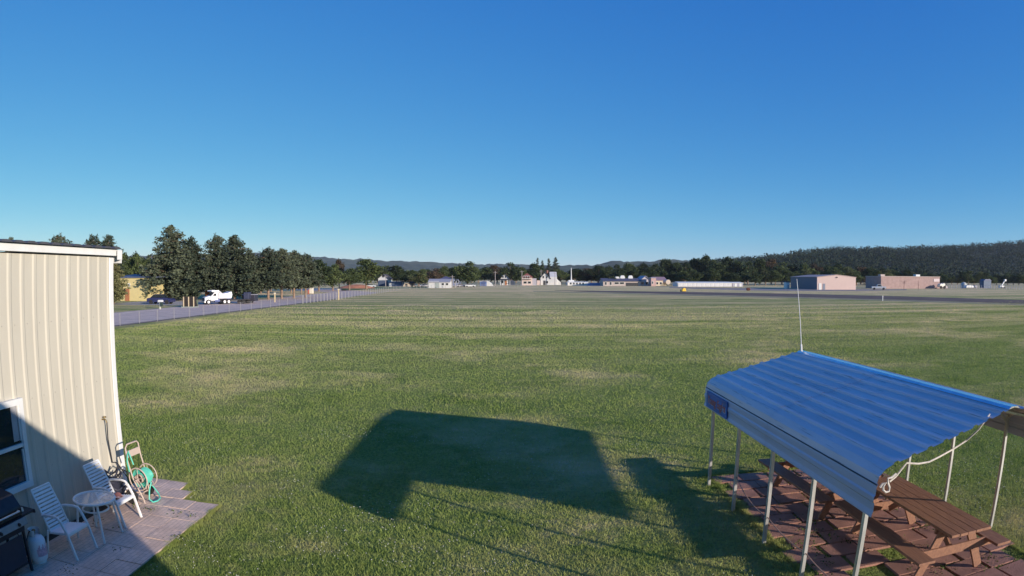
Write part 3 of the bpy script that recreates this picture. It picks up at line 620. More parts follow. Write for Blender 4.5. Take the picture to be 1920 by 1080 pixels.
for i in range(12):
    px = 375+i*19; tree(('round', 'dm'[i % 2], (i+1) % 3), px, 492+random.uniform(-3, 9), 150+random.uniform(0, 25), 23, 'dark broadleaf tree filling the gaps behind the roadside pines', 'trees filling in behind the roadside pines')
for i, (px, top, hw, kd, D, lb) in enumerate([
    (598, 489, 24, ('round', 'd', 0), 175, 'broadleaf tree right of the last roadside pine'),
    (624, 496, 24, ('round', 'm', 1), 185, 'rounded tree behind the road bend'),
    (636, 489, 14, ('round', 'r', 0), 215, 'greyish tree top rising behind the road bend'),
    (655, 505, 20, ('round', 'd', 2), 190, 'low dark tree above the orange dirt mound'),
    (687, 488, 30, ('round', 'm', 0), 205, 'tallest broadleaf tree, left of the white gabled house'),
    (722, 499, 22, ('round', 'd', 1), 300, 'dark tree directly behind the white gabled house'),
    (744, 500, 24, ('round', 'd', 0), 300, 'dark tree right of the white gabled house'),
    (770, 508, 20, ('round', 'm', 2), 270, 'medium tree above the tan arched hut'),
    (785, 513, 20, ('round', 't', 0), 262, 'pale green tree left of the white garage'),
    (815, 504, 18, ('round', 'r', 1), 310, 'purplish tree above the white garage'),
    (832, 501, 16, ('round', 'm', 0), 315, 'tree behind the slate roofed house'),
    (852, 503, 18, ('round', 'd', 2), 320, 'dark tree behind the utility pole by the garage'),
    (877, 491, 25, ('round', 'm', 1), 262, 'big green tree standing right of the garage'),
    (908, 502, 20, ('round', 'm', 2), 350, 'tree behind the small blue fronted shed'),
    (928, 499, 18, ('round', 'r', 0), 365, 'brownish tree behind the pole near the blue fronted shed'),
    (958, 493, 21, ('round', 'd', 1), 335, 'large dark round tree behind the small white house'),
    (980, 503, 16, ('round', 'm', 0), 380, 'tree filling the gap behind the red roofed house'),
    (1003, 496, 19, ('round', 'd', 0), 345, 'dark round tree between the red roofed and the large white house'),
    (1008, 485, 8, ('spruce', 'n', 0), 350, 'small pointed spruce tip above the dark round tree'),
    (1017, 490, 8, ('spruce', 'n', 1), 350, 'second spruce tip beside the small pointed one'),
    (1029, 486, 9, ('spruce', 'n', 2), 352, 'slim spruce above the large white house'),
    (1042, 484, 13, ('spruce', 'n', 1), 352, 'tallest spruce right of the large white house ridge'),
    (1050, 507, 19, ('round', 'm', 2), 350, 'yellowish tree behind the right wing of the large white house'),
    (1076, 505, 22, ('round', 'd', 2), 360, 'dark tree behind the white column'),
    (1100, 504, 22, ('round', 'r', 1), 365, 'brownish tree behind the blue wall section'),
    (1122, 500, 22, ('round', 'd', 0), 355, 'very dark tree left of the long low building'),
    ]): tree(kd, px, top-1, D, hw*1.12, lb)
G2 = 'trees of the dark wood right of centre'
prof = [(1140, 500), (1160, 496), (1182, 494), (1205, 495), (1228, 494), (1248, 486), (1268, 493), (1285, 491), (1305, 485), (1322, 480), (1341, 486), (1361, 482), (1382, 491), (1402, 490), (1425, 486), (1446, 486), (1466, 491), (1488, 496), (1508, 495), (1528, 494), (1548, 498), (1570, 496), (1592, 500), (1614, 501), (1632, 503), (1652, 502), (1675, 505), (1700, 507)]
for i, (px, top) in enumerate(prof):
    tree(('round', 'ddmd'[i % 4] if px < 1420 else 'mdmr'[i % 4], i % 3), px, top, 330+random.uniform(0, 30), 21, 'dark broadleaf tree in the tall back row of the wood right of centre', G2)
for i in range(30):
    px = 1150+i*19; tree(('round', 'dddm'[i % 4] if px < 1420 else 'mdmt'[i % 4], (i+1) % 3), px, 505+random.uniform(-4, 7), 300+random.uniform(0, 20), 18, 'lower dark tree along the front edge of the wood right of centre', 'front row trees of the wood right of centre')
for i in range(26):
    px = 1690+i*10.5; tree(('round', 'mdtm'[i % 4], i % 3), px, 514+random.uniform(-6, 5), 330+random.uniform(0, 30), 14, 'low green tree at the foot of the right hand hill', 'trees at the foot of the right hand hill')
for i in range(48):
    px = 590+i*11.8; tree(('round', 'dmrmddm'[i % 7], i % 3), px, 508+random.uniform(-4, 4), 400+random.uniform(0, 60), 17, 'low tree in the far hedge line behind the houses', 'far hedge line trees behind the houses')
for i, (px, top, hw, D, mt, lb) in enumerate([(1148, 518, 12, 285, 't', 'pale green bush at the left roof end of the long low building'), (1165, 514, 13, 295, 't', 'pale green bush rising behind the long low building'), (1040, 531, 4, 330, 'm', 'small dark shrub at the foot of the large white house'),
        (1558, 530, 0, 0, 'm', ''), (1245, 531, 9, 280, 'd', 'dark shrub before the cream hall'), (1625, 520, 15, 300, 'r', 'reddish bush between hangar and brick building'), (1640, 527, 10, 290, 'm', 'green bush behind the white pickup'), (985, 533, 5, 320, 'd', 'dark shrub beside the red roofed house')]):
    if D: tree(('bush', mt, i % 2), px, top, D, hw, lb)

# ---------------------------------------------------------------- hills
def vnoise(x, y, seed):
    g = np.random.default_rng(seed).random((256, 256)); xi = np.floor(x).astype(int); yi = np.floor(y).astype(int); fx = x-xi; fy = y-yi; fx = fx*fx*(3-2*fx); fy = fy*fy*(3-2*fy)
    a = g[xi % 256, yi % 256]; b_ = g[(xi+1) % 256, yi % 256]; c_ = g[xi % 256, (yi+1) % 256]; d_ = g[(xi+1) % 256, (yi+1) % 256]
    return (a*(1-fx)+b_*fx)*(1-fy)+(c_*(1-fx)+d_*fx)*fy
hillc = M('forested_hill', (.009, .020, .012), .95, col2=(.026, .042, .022), scale=.012, detail=8, lo=.35, hi=.7)
farc = M('far_ridge', (.022, .042, .022), .95, col2=(.09, .11, .055), scale=.004, detail=9, lo=.42, hi=.75)
def ridge(name, pts, D, depth, mat, amp, cell, nx=420, ny=36, seed=3, crown=0):
    xs = np.linspace(pts[0][0], pts[-1][0], nx); tops = np.interp(xs, [p[0] for p in pts], [p[1] for p in pts])
    crest = [Y(a, b, D) if a < 1900 else Y(a, b, D) for a, b in zip(xs, tops)]
    V = np.zeros((ny+6, nx, 3))
    for j in range(ny+6):
        q = min(1, j/(ny-1)); s = q*q*(3-2*q)*.65+q*.35; back = max(0, j-(ny-1))
        for i, cpt in enumerate(crest):
            dd = (D-depth*(1-q)+back*60)/D; z = (cpt.z-amp*.4)*s-3*(1-q)-back*10
            V[j, i] = (cpt.x*dd, cpt.y*dd, z)
    nz = vnoise(V[..., 0]/cell+900, V[..., 1]/cell+900, seed)*.6+vnoise(V[..., 0]/cell*2.3+500, V[..., 1]/cell*2.3+500, seed+1)*.4
    V[..., 2] = np.maximum(V[..., 2], -3); V[..., 2] += amp*(nz)*np.clip(np.linspace(0, 4, ny+6), 0, 1)[:, None]
    idx = np.arange((ny+6)*nx).reshape(ny+6, nx); Fc = np.stack([idx[:-1, :-1], idx[:-1, 1:], idx[1:, 1:], idx[1:, :-1]], -1).reshape(-1, 4)
    o = struct(name, np_mesh(name, V.reshape(-1, 3), Fc), mat); return V
ridge('far_hills', [(-60, 495), (100, 488), (300, 480), (480, 476), (580, 481.5), (610, 485), (640, 487), (690, 489), (720, 491), (760, 491), (800, 493.5), (850, 495.5), (900, 498.5), (960, 499), (1050, 501), (1110, 501), (1200, 505), (1400, 512), (1900, 510)], 3600, 1500, farc, 26, 60, 420, 30, 5)
ridge('middle_hills', [(900, 512), (960, 506), (1060, 500), (1110, 499), (1135, 494.5), (1160, 491.5), (1200, 493), (1240, 490.5), (1300, 490), (1400, 489), (1500, 492), (1700, 500)], 2400, 900, farc, 18, 40, 300, 24, 9)
HV = ridge('wooded_hill', [(1180, 518), (1300, 502), (1400, 493), (1465, 487.5), (1500, 480), (1550, 476.5), (1580, 474), (1640, 473), (1700, 472.5), (1780, 469), (1850, 465), (1900, 461), (1960, 457), (2080, 450)], 1150, 700, hillc, 9, 22, 520, 60, 21)
# tree crowns covering the near hill (nobody could count them)
rng = np.random.default_rng(99)
sel = HV[3:60].reshape(-1, 3); sel = sel[rng.choice(len(sel), 6500, replace=False)]
sel = sel+rng.normal(0, 5, sel.shape)*[1, 1, .1]
ico_v = []; 
for k in range(26):
    ph = math.acos(1-2*(k+.5)/26); th = math.pi*(1+5**.5)*k; ico_v.append((math.cos(th)*math.sin(ph), math.sin(th)*math.sin(ph), math.cos(ph)))
cen = sel+[0, 0, 2.5]; rad = rng.uniform(3.5, 7.5, len(cen))
dirs = np.array([v for v in ico_v if v[2] > -.3]); K = len(dirs)
cc = np.repeat(cen, K, 0)+np.tile(dirs, (len(cen), 1))*np.repeat(rad, K)[:, None]*rng.uniform(.75, 1.1, (len(cen)*K, 1))
V, Fc = tufts(cc, np.repeat(rad*.42, K), 1); o = part('hillside_forest', np_mesh('hillside_forest', V, Fc), leaf_material('hill_leaves', (.008, .019, .012), (.036, .060, .026))); o['kind'] = 'stuff'

# ================================================================ FAR BUILDINGS
def building(name, label, px0, px1, D, wall_h, ridge_h, depth, wallm, roofm, ridge='x', over=.3, wins=(), doors=(), cat='building', rz=0., winm=None, hip=False, chimney=None):
    a = Y(px0, 519, D); b = Y(px1, 519, D); w = math.hypot(b.x-a.x, b.y-a.y); cx = (a.x+b.x)/2
    t = thing(name, label, cat, (cx, D, 0), rz); w2 = w/2
    if ridge == 'y':
        wl = MB().prism([(-w2, 0), (w2, 0), (w2, wall_h), (0, ridge_h), (-w2, wall_h)], 0, depth)
        sl = (ridge_h-wall_h)/w2; o = over
        rf = MB().prism([(-w2-o, wall_h-sl*o+.03), (0, ridge_h+.03), (w2+o, wall_h-sl*o+.03), (w2+o, wall_h-sl*o+.2), (0, ridge_h+.22), (-w2-o, wall_h-sl*o+.2)], -o, depth+o)
    elif hip:
        wl = MB().box((0, depth/2, wall_h/2), (w, depth, wall_h)); o = over; hw = max(.2, w2-depth/2); r = MB()
        rf = r.add([(-w2-o, -o, wall_h+.01), (w2+o, -o, wall_h+.01), (w2+o, depth+o, wall_h+.01), (-w2-o, depth+o, wall_h+.01), (-hw, depth/2, ridge_h), (hw, depth/2, ridge_h)], [(0, 1, 5, 4), (1, 2, 5), (2, 3, 4, 5), (3, 0, 4), (3, 2, 1, 0)])
    else:
        wl = MB().prism([(0, 0), (depth, 0), (depth, wall_h), (depth/2, ridge_h), (0, wall_h)], -w2, w2, 'X'); sl = (ridge_h-wall_h)/(depth/2); o = over
        rf = MB().prism([(-o, wall_h-sl*o+.03), (depth/2, ridge_h+.03), (depth+o, wall_h-sl*o+.03), (depth+o, wall_h-sl*o+.2), (depth/2, ridge_h+.22), (-o, wall_h-sl*o+.2)], -w2-o, w2+o, 'X')
    part('wall', wl, wallm, t); rr = part('roof', rf, roofm, t)
    for (fx, z0, ww, hh) in wins:
        x = -w2+fx*w; f = part('window', MB().box((x, -.03, z0+hh/2), (ww+.24, .06, hh+.24)), trimw, t); part('pane', MB().box((x, -.075, z0+hh/2), (ww, .03, hh)), winm or glass_dark, f)
    for (fx, ww, hh, dm) in doors: part('door', MB().box((-w2+fx*w, -.04, hh/2), (ww, .08, hh)), dm, t)
    if chimney: part('chimney', MB().box((-w2+chimney*w, depth*.5, ridge_h+.3), (.7, .7, 1.6)), M('chimney_brick', (.3, .15, .12), .9), rr)
    t['w'] = w; return t
def H_(top, px, D): return Y(px, top, D).z
yel = M('yellow_siding', (.60, .50, .24), .6, var=.06, scale=.5); brn = M('brown_door', (.36, .15, .07), .6); roofb = M('blue_grey_roof', (.10, .12, .19), .6, var=.15); roofd = M('dark_shingle', (.05, .05, .055), .85, var=.2)
roofr = M('red_roof', (.26, .09, .07), .8, var=.15); pink = M('pinkish_siding', (.60, .47, .42), .7, var=.06); roofg = M('grey_roof', (.35, .34, .37), .6, var=.12); whs = M('white_siding', (.55, .55, .54), .6, var=.05, scale=.6)
D = 98.5
building('yellow_building', 'low yellow metal building left of the tallest pine', 217, 303, D, H_(521, 250, D), H_(516, 250, D), 14, yel, roofb, 'x', .3, [(.30, 2.6, .3, .3)], [(.26, 1.0, 2.1, brn)])
vp = Y(274, 519, D+4); tag(part('vent_pipe', MB().lathe([(.22, 0), (.22, H_(505, 274, D+4)), (.3, H_(505, 274, D+4)), (.3, H_(505, 274, D+4)+.2), (0, H_(505, 274, D+4)+.25)], (vp.x, vp.y, 0), 10), yel), 'pale vent pipe rising from the yellow building roof', 'vent pipe')
D = 107
building('yellow_garage', 'small yellow gabled garage seen between pines behind the dump truck', 384, 402, D, 2.2, 3.0, 5, M('orange_yellow', (.58, .38, .14), .6), M('olive_roof', (.30, .28, .12), .8), 'y', .4, (), [(.5, 1.8, 1.9, brn)])
# far houses (base at the level of the field)
D = 275; hh = building('gabled_house', 'white gabled house half hidden by the tallest broadleaf tree', 709, 728, D, 3.2, H_(515, 720, D), 9, whs, roofd, 'y', .5, [(.5, 3.7, .9, 1.0)], [(.3, 1.0, 2.1, brn)], 'house')
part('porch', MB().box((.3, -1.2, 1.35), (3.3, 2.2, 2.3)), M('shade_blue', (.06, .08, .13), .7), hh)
D = 268; building('blue_roof_house', 'low house with dark blue roof beside the white gabled house', 729, 752, D, 1.6, H_(529, 740, D), 8, M('blue_wall', (.10, .14, .22), .7), M('navy_roof', (.05, .07, .13), .6), 'x', .4, (), [(.12, 1.0, 1.4, trimw)], 'house')
m = MB(); R0 = 1.35; hq = Y(762, 519, 262); t = thing('arched_hut', 'small tan arched hut left of the pale green tree', 'hut', (hq.x, 262, 0))
part('shell', MB().prism([(R0*math.cos(a), R0*math.sin(a)) for a in [math.pi*k/12 for k in range(13)]], 0, 5), M('tan_shell', (.50, .40, .28), .7), t); part('door', MB().box((0, -.03, .6), (.9, .05, 1.1)), roofd, t)
building('low_shed', 'low pale shed between the arched hut and the pale green tree', 768, 777, 265, 1.2, 1.9, 3, M('pale_shed', (.52, .42, .36), .7), roofd, 'x', .2, (), [(.5, .8, 1.0, roofd)], 'shed')
D = 228; gg = building('white_garage', 'white garage with grey roof at the far edge of the field', 803.5, 843, D, H_(529.5, 823, D), H_(524, 823, D), 8, whs, roofg, 'x', .25, [(.68, 1.0, .8, .7), (.88, 1.0, .8, .7)], [(.41, 1.5, 2.0, M('garage_door', (.30, .34, .33), .6))], 'garage')
part('shade_lean_to', MB().box((-w2 if False else -1.9, -.05, 2.35), (3.6, .06, .12)), trimw, gg)
D = 290; building('slate_roof_house', 'house with a big slate blue roof behind the white garage', 822, 847, D, 2.6, H_(518, 835, D), 9, M('slate_wall', (.2, .2, .25), .7), M('slate_roof', (.09, .09, .16), .7), 'x', .5, [(.8, 1.2, .8, 1.0)], (), 'house', hip=True)
D = 288; building('blue_grey_house', 'narrow blue grey house between the garage and the big green tree', 849, 862, D, H_(524, 855, D), H_(518.5, 855, D), 7, M('bluegrey_wall', (.17, .2, .30), .7), roofb, 'y', .3, [(.3, 1.2, .8, 1.0), (.7, 1.2, .8, 1.0)], (), 'house')
D = 275; bs = building('blue_shed', 'small blue fronted shed with a white curved side', 900, 912.5, D, H_(528.5, 906, D), H_(527, 906, D), 6, M('blue_front', (.10, .16, .34), .6), roofg, 'y', .3, (), [(.5, 1.6, 1.7, M('blue_door', (.07, .10, .22), .6))], 'shed')
part('side_tent', MB().prism([(1.3, 0), (4.1, 0), (3.3, 1.3), (2.0, 2.1), (1.3, 2.2)], .2, 5), whs, bs)
D = 305; ha = building('small_white_house', 'small white gabled house with dark roof and front porch', 938, 955, D, H_(523, 946, D), H_(514, 946, D), 9, whs, roofd, 'y', .5, [(.3, 3.4, .7, 1.0), (.58, 3.4, .7, 1.0), (.25, .9, .9, 1.0)], [(.62, 1.0, 2.0, brn)], 'house')
part('porch_roof', MB().prism([(-2.4, 2.35), (-2.4, 2.55), (0, 3.0)], -2.3, 2.6, 'X'), roofd, ha)
for i in (-2.1, -.4, 1.2, 2.4): part('porch_post', MB().box((i, -2.2, 1.2), (.18, .18, 2.35)), trimw, ha)
part('side_wing', MB().prism([(2.2, 0), (4.6, 0), (4.6, 1.5), (3.4, 2.6), (2.2, 1.6)], .5, 6), pink, ha)
D = 300; hb = building('red_roof_house', 'pinkish two storey house with a red hipped roof', 979, 998, D, H_(520, 988, D), H_(512.5, 988, D), 5.2, pink, roofr, 'x', .5, [(.2, 3.2, .8, 1.0), (.42, 3.2, .8, 1.0), (.64, 3.2, .8, 1.0), (.3, .8, 1.4, 1.0), (.72, .8, 1.4, 1.0)], (), 'house', hip=True)
part('porch_roof', MB().box((-.3, -.5, 2.75), (4.2, 1.0, .14)), roofd, hb); part('side_wing', MB().box((3.3, 3.5, 1.6), (2.0, 5, 3.2)), M('wing_wall', (.34, .33, .38), .7), hb)
D = 312; hc = building('large_white_house', 'largest white house with two steep gables and a side wing', 1013.5, 1031, D, H_(521, 1022, D), H_(511, 1022, D), 9, whs, roofd, 'y', .5, [(.3, 3.2, .8, 1.1), (.66, 3.2, .8, 1.1), (.7, .8, 1.0, 1.1)], [(.42, 1.1, 2.1, roofd)], 'house', chimney=.8)
part('side_wing', MB().prism([(0, 0), (8, 0), (8, 3.9), (4, 6.3), (0, 3.9)], 2.25, 5.6, 'X'), whs, hc, label='sunlit white wing')
part('lean_to', MB().prism([(5.6, 0), (7.6, 0), (7.6, 1.2), (5.6, 3.0)], 1, 6), whs, hc)
part('porch', MB().box((-3.1, -.5, 1.1), (1.8, 2.0, 2.2)), pink, hc)
# white tanks wall, column, long school building
D = 295; building('white_store', 'long low white building at the foot of the white column', 1064.5, 1103, D, H_(530, 1083, D), H_(529, 1083, D), 8, M('bright_white', (.74, .72, .68), .6), trimw, 'x', .1, [(f, .5, .7, .9) for f in (.15, .3, .45, .6, .75)], (), 'building')
D = 290; bl = Y(1102, 519, D); br_ = Y(1131, 519, D); tag(part('blue_barrier_wall', MB().prism([(bl.x, 0), (br_.x, 0), (br_.x, H_(530.5, 1116, D)), (bl.x+1.2, H_(530.5, 1116, D)), (bl.x, .6)], D, D+3), M('blue_tarp', (.12, .25, .50), .6, var=.1)), 'long flat blue covered stack left of the low school building', 'covered stack')
cb = Y(1071, 519, 300); ct = H_(502, 1071, 300)
t = thing('white_column', 'tall slender white column with a stepped foot above the white store', 'column', (cb.x, 300, 0)); part('shaft', MB().lathe([(.6, 0), (.6, 2.2), (.32, 3.0), (.24, 5), (.2, ct-.6), (.12, ct), (0, ct)], n=12), whs, t); part('base', MB().box((0, 0, 1.2), (2.6, 2.6, 2.4)), trimw, t)
D = 280; tanw = M('tan_wall', (.46, .38, .35), .7, var=.08)
sc = building('school_building', 'long low tan building with dark slate roof and white roof vents', 1131, 1201, D, H_(527.5, 1160, D), H_(522.5, 1160, D), 12, tanw, M('slate_dark', (.085, .085, .13), .7), 'x', .4, [(.07, .5, .7, 1.2), (.2, .5, .7, 1.2), (.36, .8, 1.8, .8), (.5, .8, 1.8, .8)], [(.77, 5.4, 1.4, roofd)])
for i in (1157, 1167, 1182):
    q = Y(i, 519, D+6); part('roof_vent', MB().prism([(q.x-sc.location.x-1.0, 0), (q.x-sc.location.x+1.0, 0), (q.x-sc.location.x+1.0, 1.0), (q.x-sc.location.x+.6, 1.6), (q.x-sc.location.x-.6, 1.6), (q.x-sc.location.x-1.0, 1.0)], 5.3, 6.8), trimw, sc).location.z = H_(523, 1160, D)-.1+(-.5 if i == 1157 else 0)
D = 284; building('pale_hall', 'pale middle hall with shallow blue grey roof right of the low school building', 1199, 1222, D, H_(527, 1210, D), H_(518, 1210, D), 12, M('pale_wall', (.46, .43, .46), .7), M('pale_blue_roof', (.34, .34, .42), .6), 'y', .5, [(.25, .6, 1.2, 1.2), (.6, .6, 1.2, 1.2)], ())
D = 276; building('pink_block', 'narrow pinkish tower block between the pale hall and the cream hall', 1221, 1230, D, H_(521.5, 1225, D), H_(520.8, 1225, D), 6, M('pink_block', (.50, .33, .30), .7), roofg, 'x', .1, [(.3, 1.0, .5, 1.0)], ())
D = 286; building('cream_hall', 'cream hall with a low mauve roof', 1228, 1250, D, H_(526, 1240, D), H_(520, 1240, D), 12, M('cream_wall', (.60, .50, .36), .7), M('mauve_roof', (.34, .22, .24), .7), 'x', .3, [(.2, .6, .8, 1.), (.5, .6, .8, 1.)], (), 'hall')
q = Y(1253, 519, 274); tag(part('round_tank', MB().prism([(q.x+1.05*math.cos(a), 1.75+1.05*math.sin(a)) for a in [2*math.pi*k/20 for k in range(20)]], 274, 280), M('cream_tank', (.62, .50, .38), .5)), 'cream round ended tank at the right end of the cream hall', 'tank')
D = 262; lw = building('long_white_hangars', 'very long low white hangar row in front of the dark wood', 1271, 1372, D, H_(531, 1320, D), H_(529.2, 1320, D), 9, M('hangar_white', (.70, .68, .68), .55, var=.04, scale=.3), trimw, 'x', .15, (), [(f/12+.04, 1.55, 1.35, M('hangar_door', (.58, .57, .58), .55)) for f in range(12)])
building('grey_hangar_end', 'short greyer hangar section at the right end of the long white row', 1373.5, 1393, D+.5, H_(531, 1380, D), H_(529.6, 1380, D), 9, M('hangar_grey', (.36, .35, .42), .6), trimw, 'x', .15, (), [(.3, 1.0, 1.3, trimw), (.75, 1.0, 1.3, trimw)])
building('white_shack', 'tiny white shack at the left end of the big hangar', 1474, 1480.5, 215, H_(529.5, 1477, 215), H_(528.5, 1477, 215), 2, trimw, roofd, 'x', .1, (), [(.6, .6, 1.3, roofg)], 'shack')
# big hangar, front facing the camera
A_ = P(1533, 543.2); B_ = P(1605.5, 543.2); hg = thing('hangar', 'large hangar with pink tan front and dark side wall', 'hangar', ((A_.x+B_.x)/2, A_.y, 0), math.atan2(B_.y-A_.y, B_.x-A_.x))
w = (B_-A_).length; ev = onz = Y(1533, 520, A_.y).z; pk = Y(1570, 516, A_.y).z; dep = 34
hang = M('hangar_tan', (.56, .42, .375), .6, var=.03, scale=.2); rdk = M('hangar_side', (.13, .14, .19), .55, .2)
part('front_wall', MB().prism([(-w/2, 0), (w/2, 0), (w/2, ev), (0, pk), (-w/2, ev)], 0, .4), hang, hg)
ang = 0.0
C0 = P(1481, 541.8); Mi = Matrix.Translation(hg.location) @ Matrix.Rotation(hg.rotation_euler[2], 4, 'Z'); L0 = Mi.inverted() @ Y(1483, 519, A_.y+30)
sx = L0.x+w/2; dep = 30
def sk_(x, y): return (x+sx*(y/dep), y)
m = MB(); q = [(-w/2, .4), (w/2, .4), sk_(w/2, dep), sk_(-w/2, dep)]
m.add([(*q[0], 0), (*q[1], 0), (*q[2], 0), (*q[3], 0), (*q[0], ev), (*q[1], ev), (*q[2], ev), (*q[3], ev)], [(0, 3, 7, 4), (1, 2, 6, 5), (2, 3, 7, 6)]); part('side_wall', m, rdk, hg)
m = MB(); o = .25
m.add([(-w/2-o, -.1, ev+.02), (0, -.1, pk+.06), (w/2+o, -.1, ev+.02), (sk_(-w/2-o, dep)[0], dep, ev+.02), (sk_(0, dep)[0], dep, pk+.06), (sk_(w/2+o, dep)[0], dep, ev+.02),
       (-w/2-o, -.1, ev+.18), (0, -.1, pk+.22), (w/2+o, -.1, ev+.18), (sk_(-w/2-o, dep)[0], dep, ev+.18), (sk_(0, dep)[0], dep, pk+.22), (sk_(w/2+o, dep)[0], dep, ev+.18)],
      [(0, 1, 4, 3), (1, 2, 5, 4), (6, 7, 10, 9), (7, 8, 11, 10), (0, 1, 7, 6), (1, 2, 8, 7), (0, 3, 9, 6), (2, 5, 11, 8), (3, 4, 10, 9), (4, 5, 11, 10)])
part('roof', m, M('hangar_roof', (.42, .32, .29), .6), hg)
part('door', MB().box((-w/2+1.1, -.05, 1.05), (.95, .08, 2.1)), trimw, hg, label='white side door'); part('door', MB().box((-w/2+2.6, -.05, 1.0), (.9, .08, 2.0)), M('grey_door', (.2, .22, .28), .6), hg, label='open grey side door')
part('lamp', MB().box((0, -.15, pk-.7), (.4, .3, .3)), roofd, hg)
# brick building
D = 215; brick = M('brick_red', (.35, .245, .23), .8, var=.12, scale=.8)
a = Y(1652, 519, D); bb = Y(1762, 519, D); w2 = (bb.x-a.x)/2; zt = H_(519, 1700, D); bk = thing('brick_building', 'wide flat roofed reddish building right of the hangar', 'building', ((a.x+bb.x)/2, D, 0))
part('wall', MB().box((0, 6, zt/2), (2*w2, 12, zt)), brick, bk); part('parapet', MB().box((0, 5.9, zt+.1), (2*w2+.3, 12.3, .2)), tanw, bk)
part('rooftop_unit', MB().box((w2*.32, 3, zt+.55), (2.3, 2, .8)), trimw, bk, bevel=.1)
part('rooftop_unit', MB().box((-w2*.86, 3, zt+.5), (2.0, 2, .7)), tanw, bk)
part('sign_board', MB().box((w2*.88, -.1, zt*.72), (3.2, .12, 1.1)), M('pale_pink', (.6, .5, .5), .6), bk)
# vehicles and yard at the right
def pickup(label, px, py, col):
    q = P(px, py); t = thing('pickup_truck', label, 'pickup truck', (q.x, q.y, 0), R(-25))
    part('body', MB().prism([(-2.6, .45), (2.6, .45), (2.65, .9), (2.5, 1.1), (1.3, 1.15), (.8, 1.12), (-.7, 1.12), (-.8, 1.1), (-2.6, 1.1)], -.95, .95), col, t, bevel=.03)
    part('cab', MB().prism([(1.35, 1.12), (.75, 1.75), (-.55, 1.78), (-.8, 1.12)], -.85, .85), col, t, bevel=.03)
    for s in (-1, 1):
        part('side_window', MB().prism([(1.1, 1.18), (.68, 1.64), (-.45, 1.66), (-.6, 1.18)], s*.86, s*.87), glass_dark, t)
        for x in (-1.7, 1.75): part('wheel', MB().lathe([(0, -.12), (.36, -.12), (.38, 0), (.36, .12), (0, .12)], (x, s*.85, .38), 14, 'Y'), rubber, t)
    part('windscreen', MB().quad((1.38, -.75, 1.16), (1.38, .75, 1.16), (.8, .75, 1.72), (.8, -.75, 1.72)), glass_dark, t); return t
pickup('white pickup truck parked left of the brick building', 1647.5, 543.2, trimw)
def simple(name, label, cat, mb, mat, **k): return tag(part(name, mb, mat, **k), label, cat)
def at(px, D): q = Y(px, 519, D); return q
q = at(1765, 212); t = thing('loader', 'white and yellow loader parked at the right end of the brick building', 'loader', (q.x, q.y, 0))
part('body', MB().prism([(-1.5, .7), (1.2, .7), (1.5, 1.7), (.7, 2.2), (.2, 1.9), (-1.0, 2.0), (-1.5, 1.5)], -1, 1), M('loader_white', (.75, .72, .62), .5), t, bevel=.05)
part('bucket', MB().prism([(1.7, .2), (2.7, .3), (2.4, 1.0), (1.8, 1.1)], -1.1, 1.1), M('loader_grey', (.45, .4, .42), .6), t)
for x in (-.9, 1.0): part('wheel', MB().lathe([(0, -.2), (.55, -.2), (.6, 0), (.55, .2), (0, .2)], (x, -1.0, .6), 14, 'Y'), rubber, t)
q = at(1807, 225); simple('storage_dome', 'pale grey round storage dome in the yard at far right', 'dome', MB().lathe([(1.5, 0), (1.5, 1.3), (1.3, 1.9), (.8, 2.4), (0, 2.6)], (q.x, q.y, 0), 16), M('dome_grey', (.42, .44, .42), .6), smooth=True)
q = at(1819, 220); simple('covered_boat', 'low white covered hull beside the grey dome', 'boat', MB().prism([(q.x-2.6, .3), (q.x+2.6, .3), (q.x+2.3, 1.0), (q.x+.5, 1.4), (q.x-1.8, 1.2)], q.y, q.y+2), trimw, bevel=.05)
q = at(1828, 221); simple('covered_trailer', 'small grey covered trailer next to the low white hull', 'trailer', MB().box((q.x, q.y, .8), (1.2, 2, 1.0)).lathe([(0, -.1), (.3, -.1), (.3, .1), (0, .1)], (q.x, q.y-1.1, .3), 10, 'Y'), roofg)
q = at(1848, 230); t = thing('blue_shed_roofed', 'blue box shaped shed in the yard at far right', 'shed', (q.x, q.y, 0)); part('wall', MB().box((0, 0, 1.6), (5, 3, 3.2)), M('yard_blue', (.07, .11, .18), .6, var=.15), t); part('roof', MB().prism([(-2.7, 3.2), (2.7, 3.2), (1.5, 3.9), (-1.5, 3.9)], -1.7, 1.7), M('yard_blue2', (.1, .12, .2), .6), t)
q = at(1880, 215); t = thing('boom_lift', 'white boom lift with raised angled arm at far right', 'boom lift', (q.x, q.y, 0))
part('chassis', MB().box((-.6, 0, .9), (2.2, 1.8, .8)).box((-1.8, 0, .8), (.9, 1.6, 1.0)), trimw, t, bevel=.06); part('arm', MB().bar((-.6, 0, 1.3), (1.3, 0, 3.2), .35, .4), trimw, t); part('basket', MB().box((1.7, 0, 3.5), (1.0, .9, .9)), trimw, t, bevel=.05)
for x in (-1.5, .3): part('wheel', MB().lathe([(0, -.15), (.42, -.15), (.42, .15), (0, .15)], (x, -.9, .42), 12, 'Y'), rubber, t)
f0 = thing('yard_fence', 'grey post and wire fence along the yard at far right', 'fence', (at(1770, 218).x, 218, 0))
m0 = at(1770, 218).x; m1 = at(1925, 190)
for k in range(34):
    f = k/33; part('post', MB().box(((m1.x-m0)*f, (190-218)*f, .75), (.12, .12, 1.5)), M('post_grey', (.34, .34, .40), .6), f0)
part('rail', MB().bar((0, 0, 1.4), (m1.x-m0, -28, 1.4), .06, .06).bar((0, 0, .7), (m1.x-m0, -28, .7), .05, .05), M('post_grey', (.34, .34, .4)), f0)
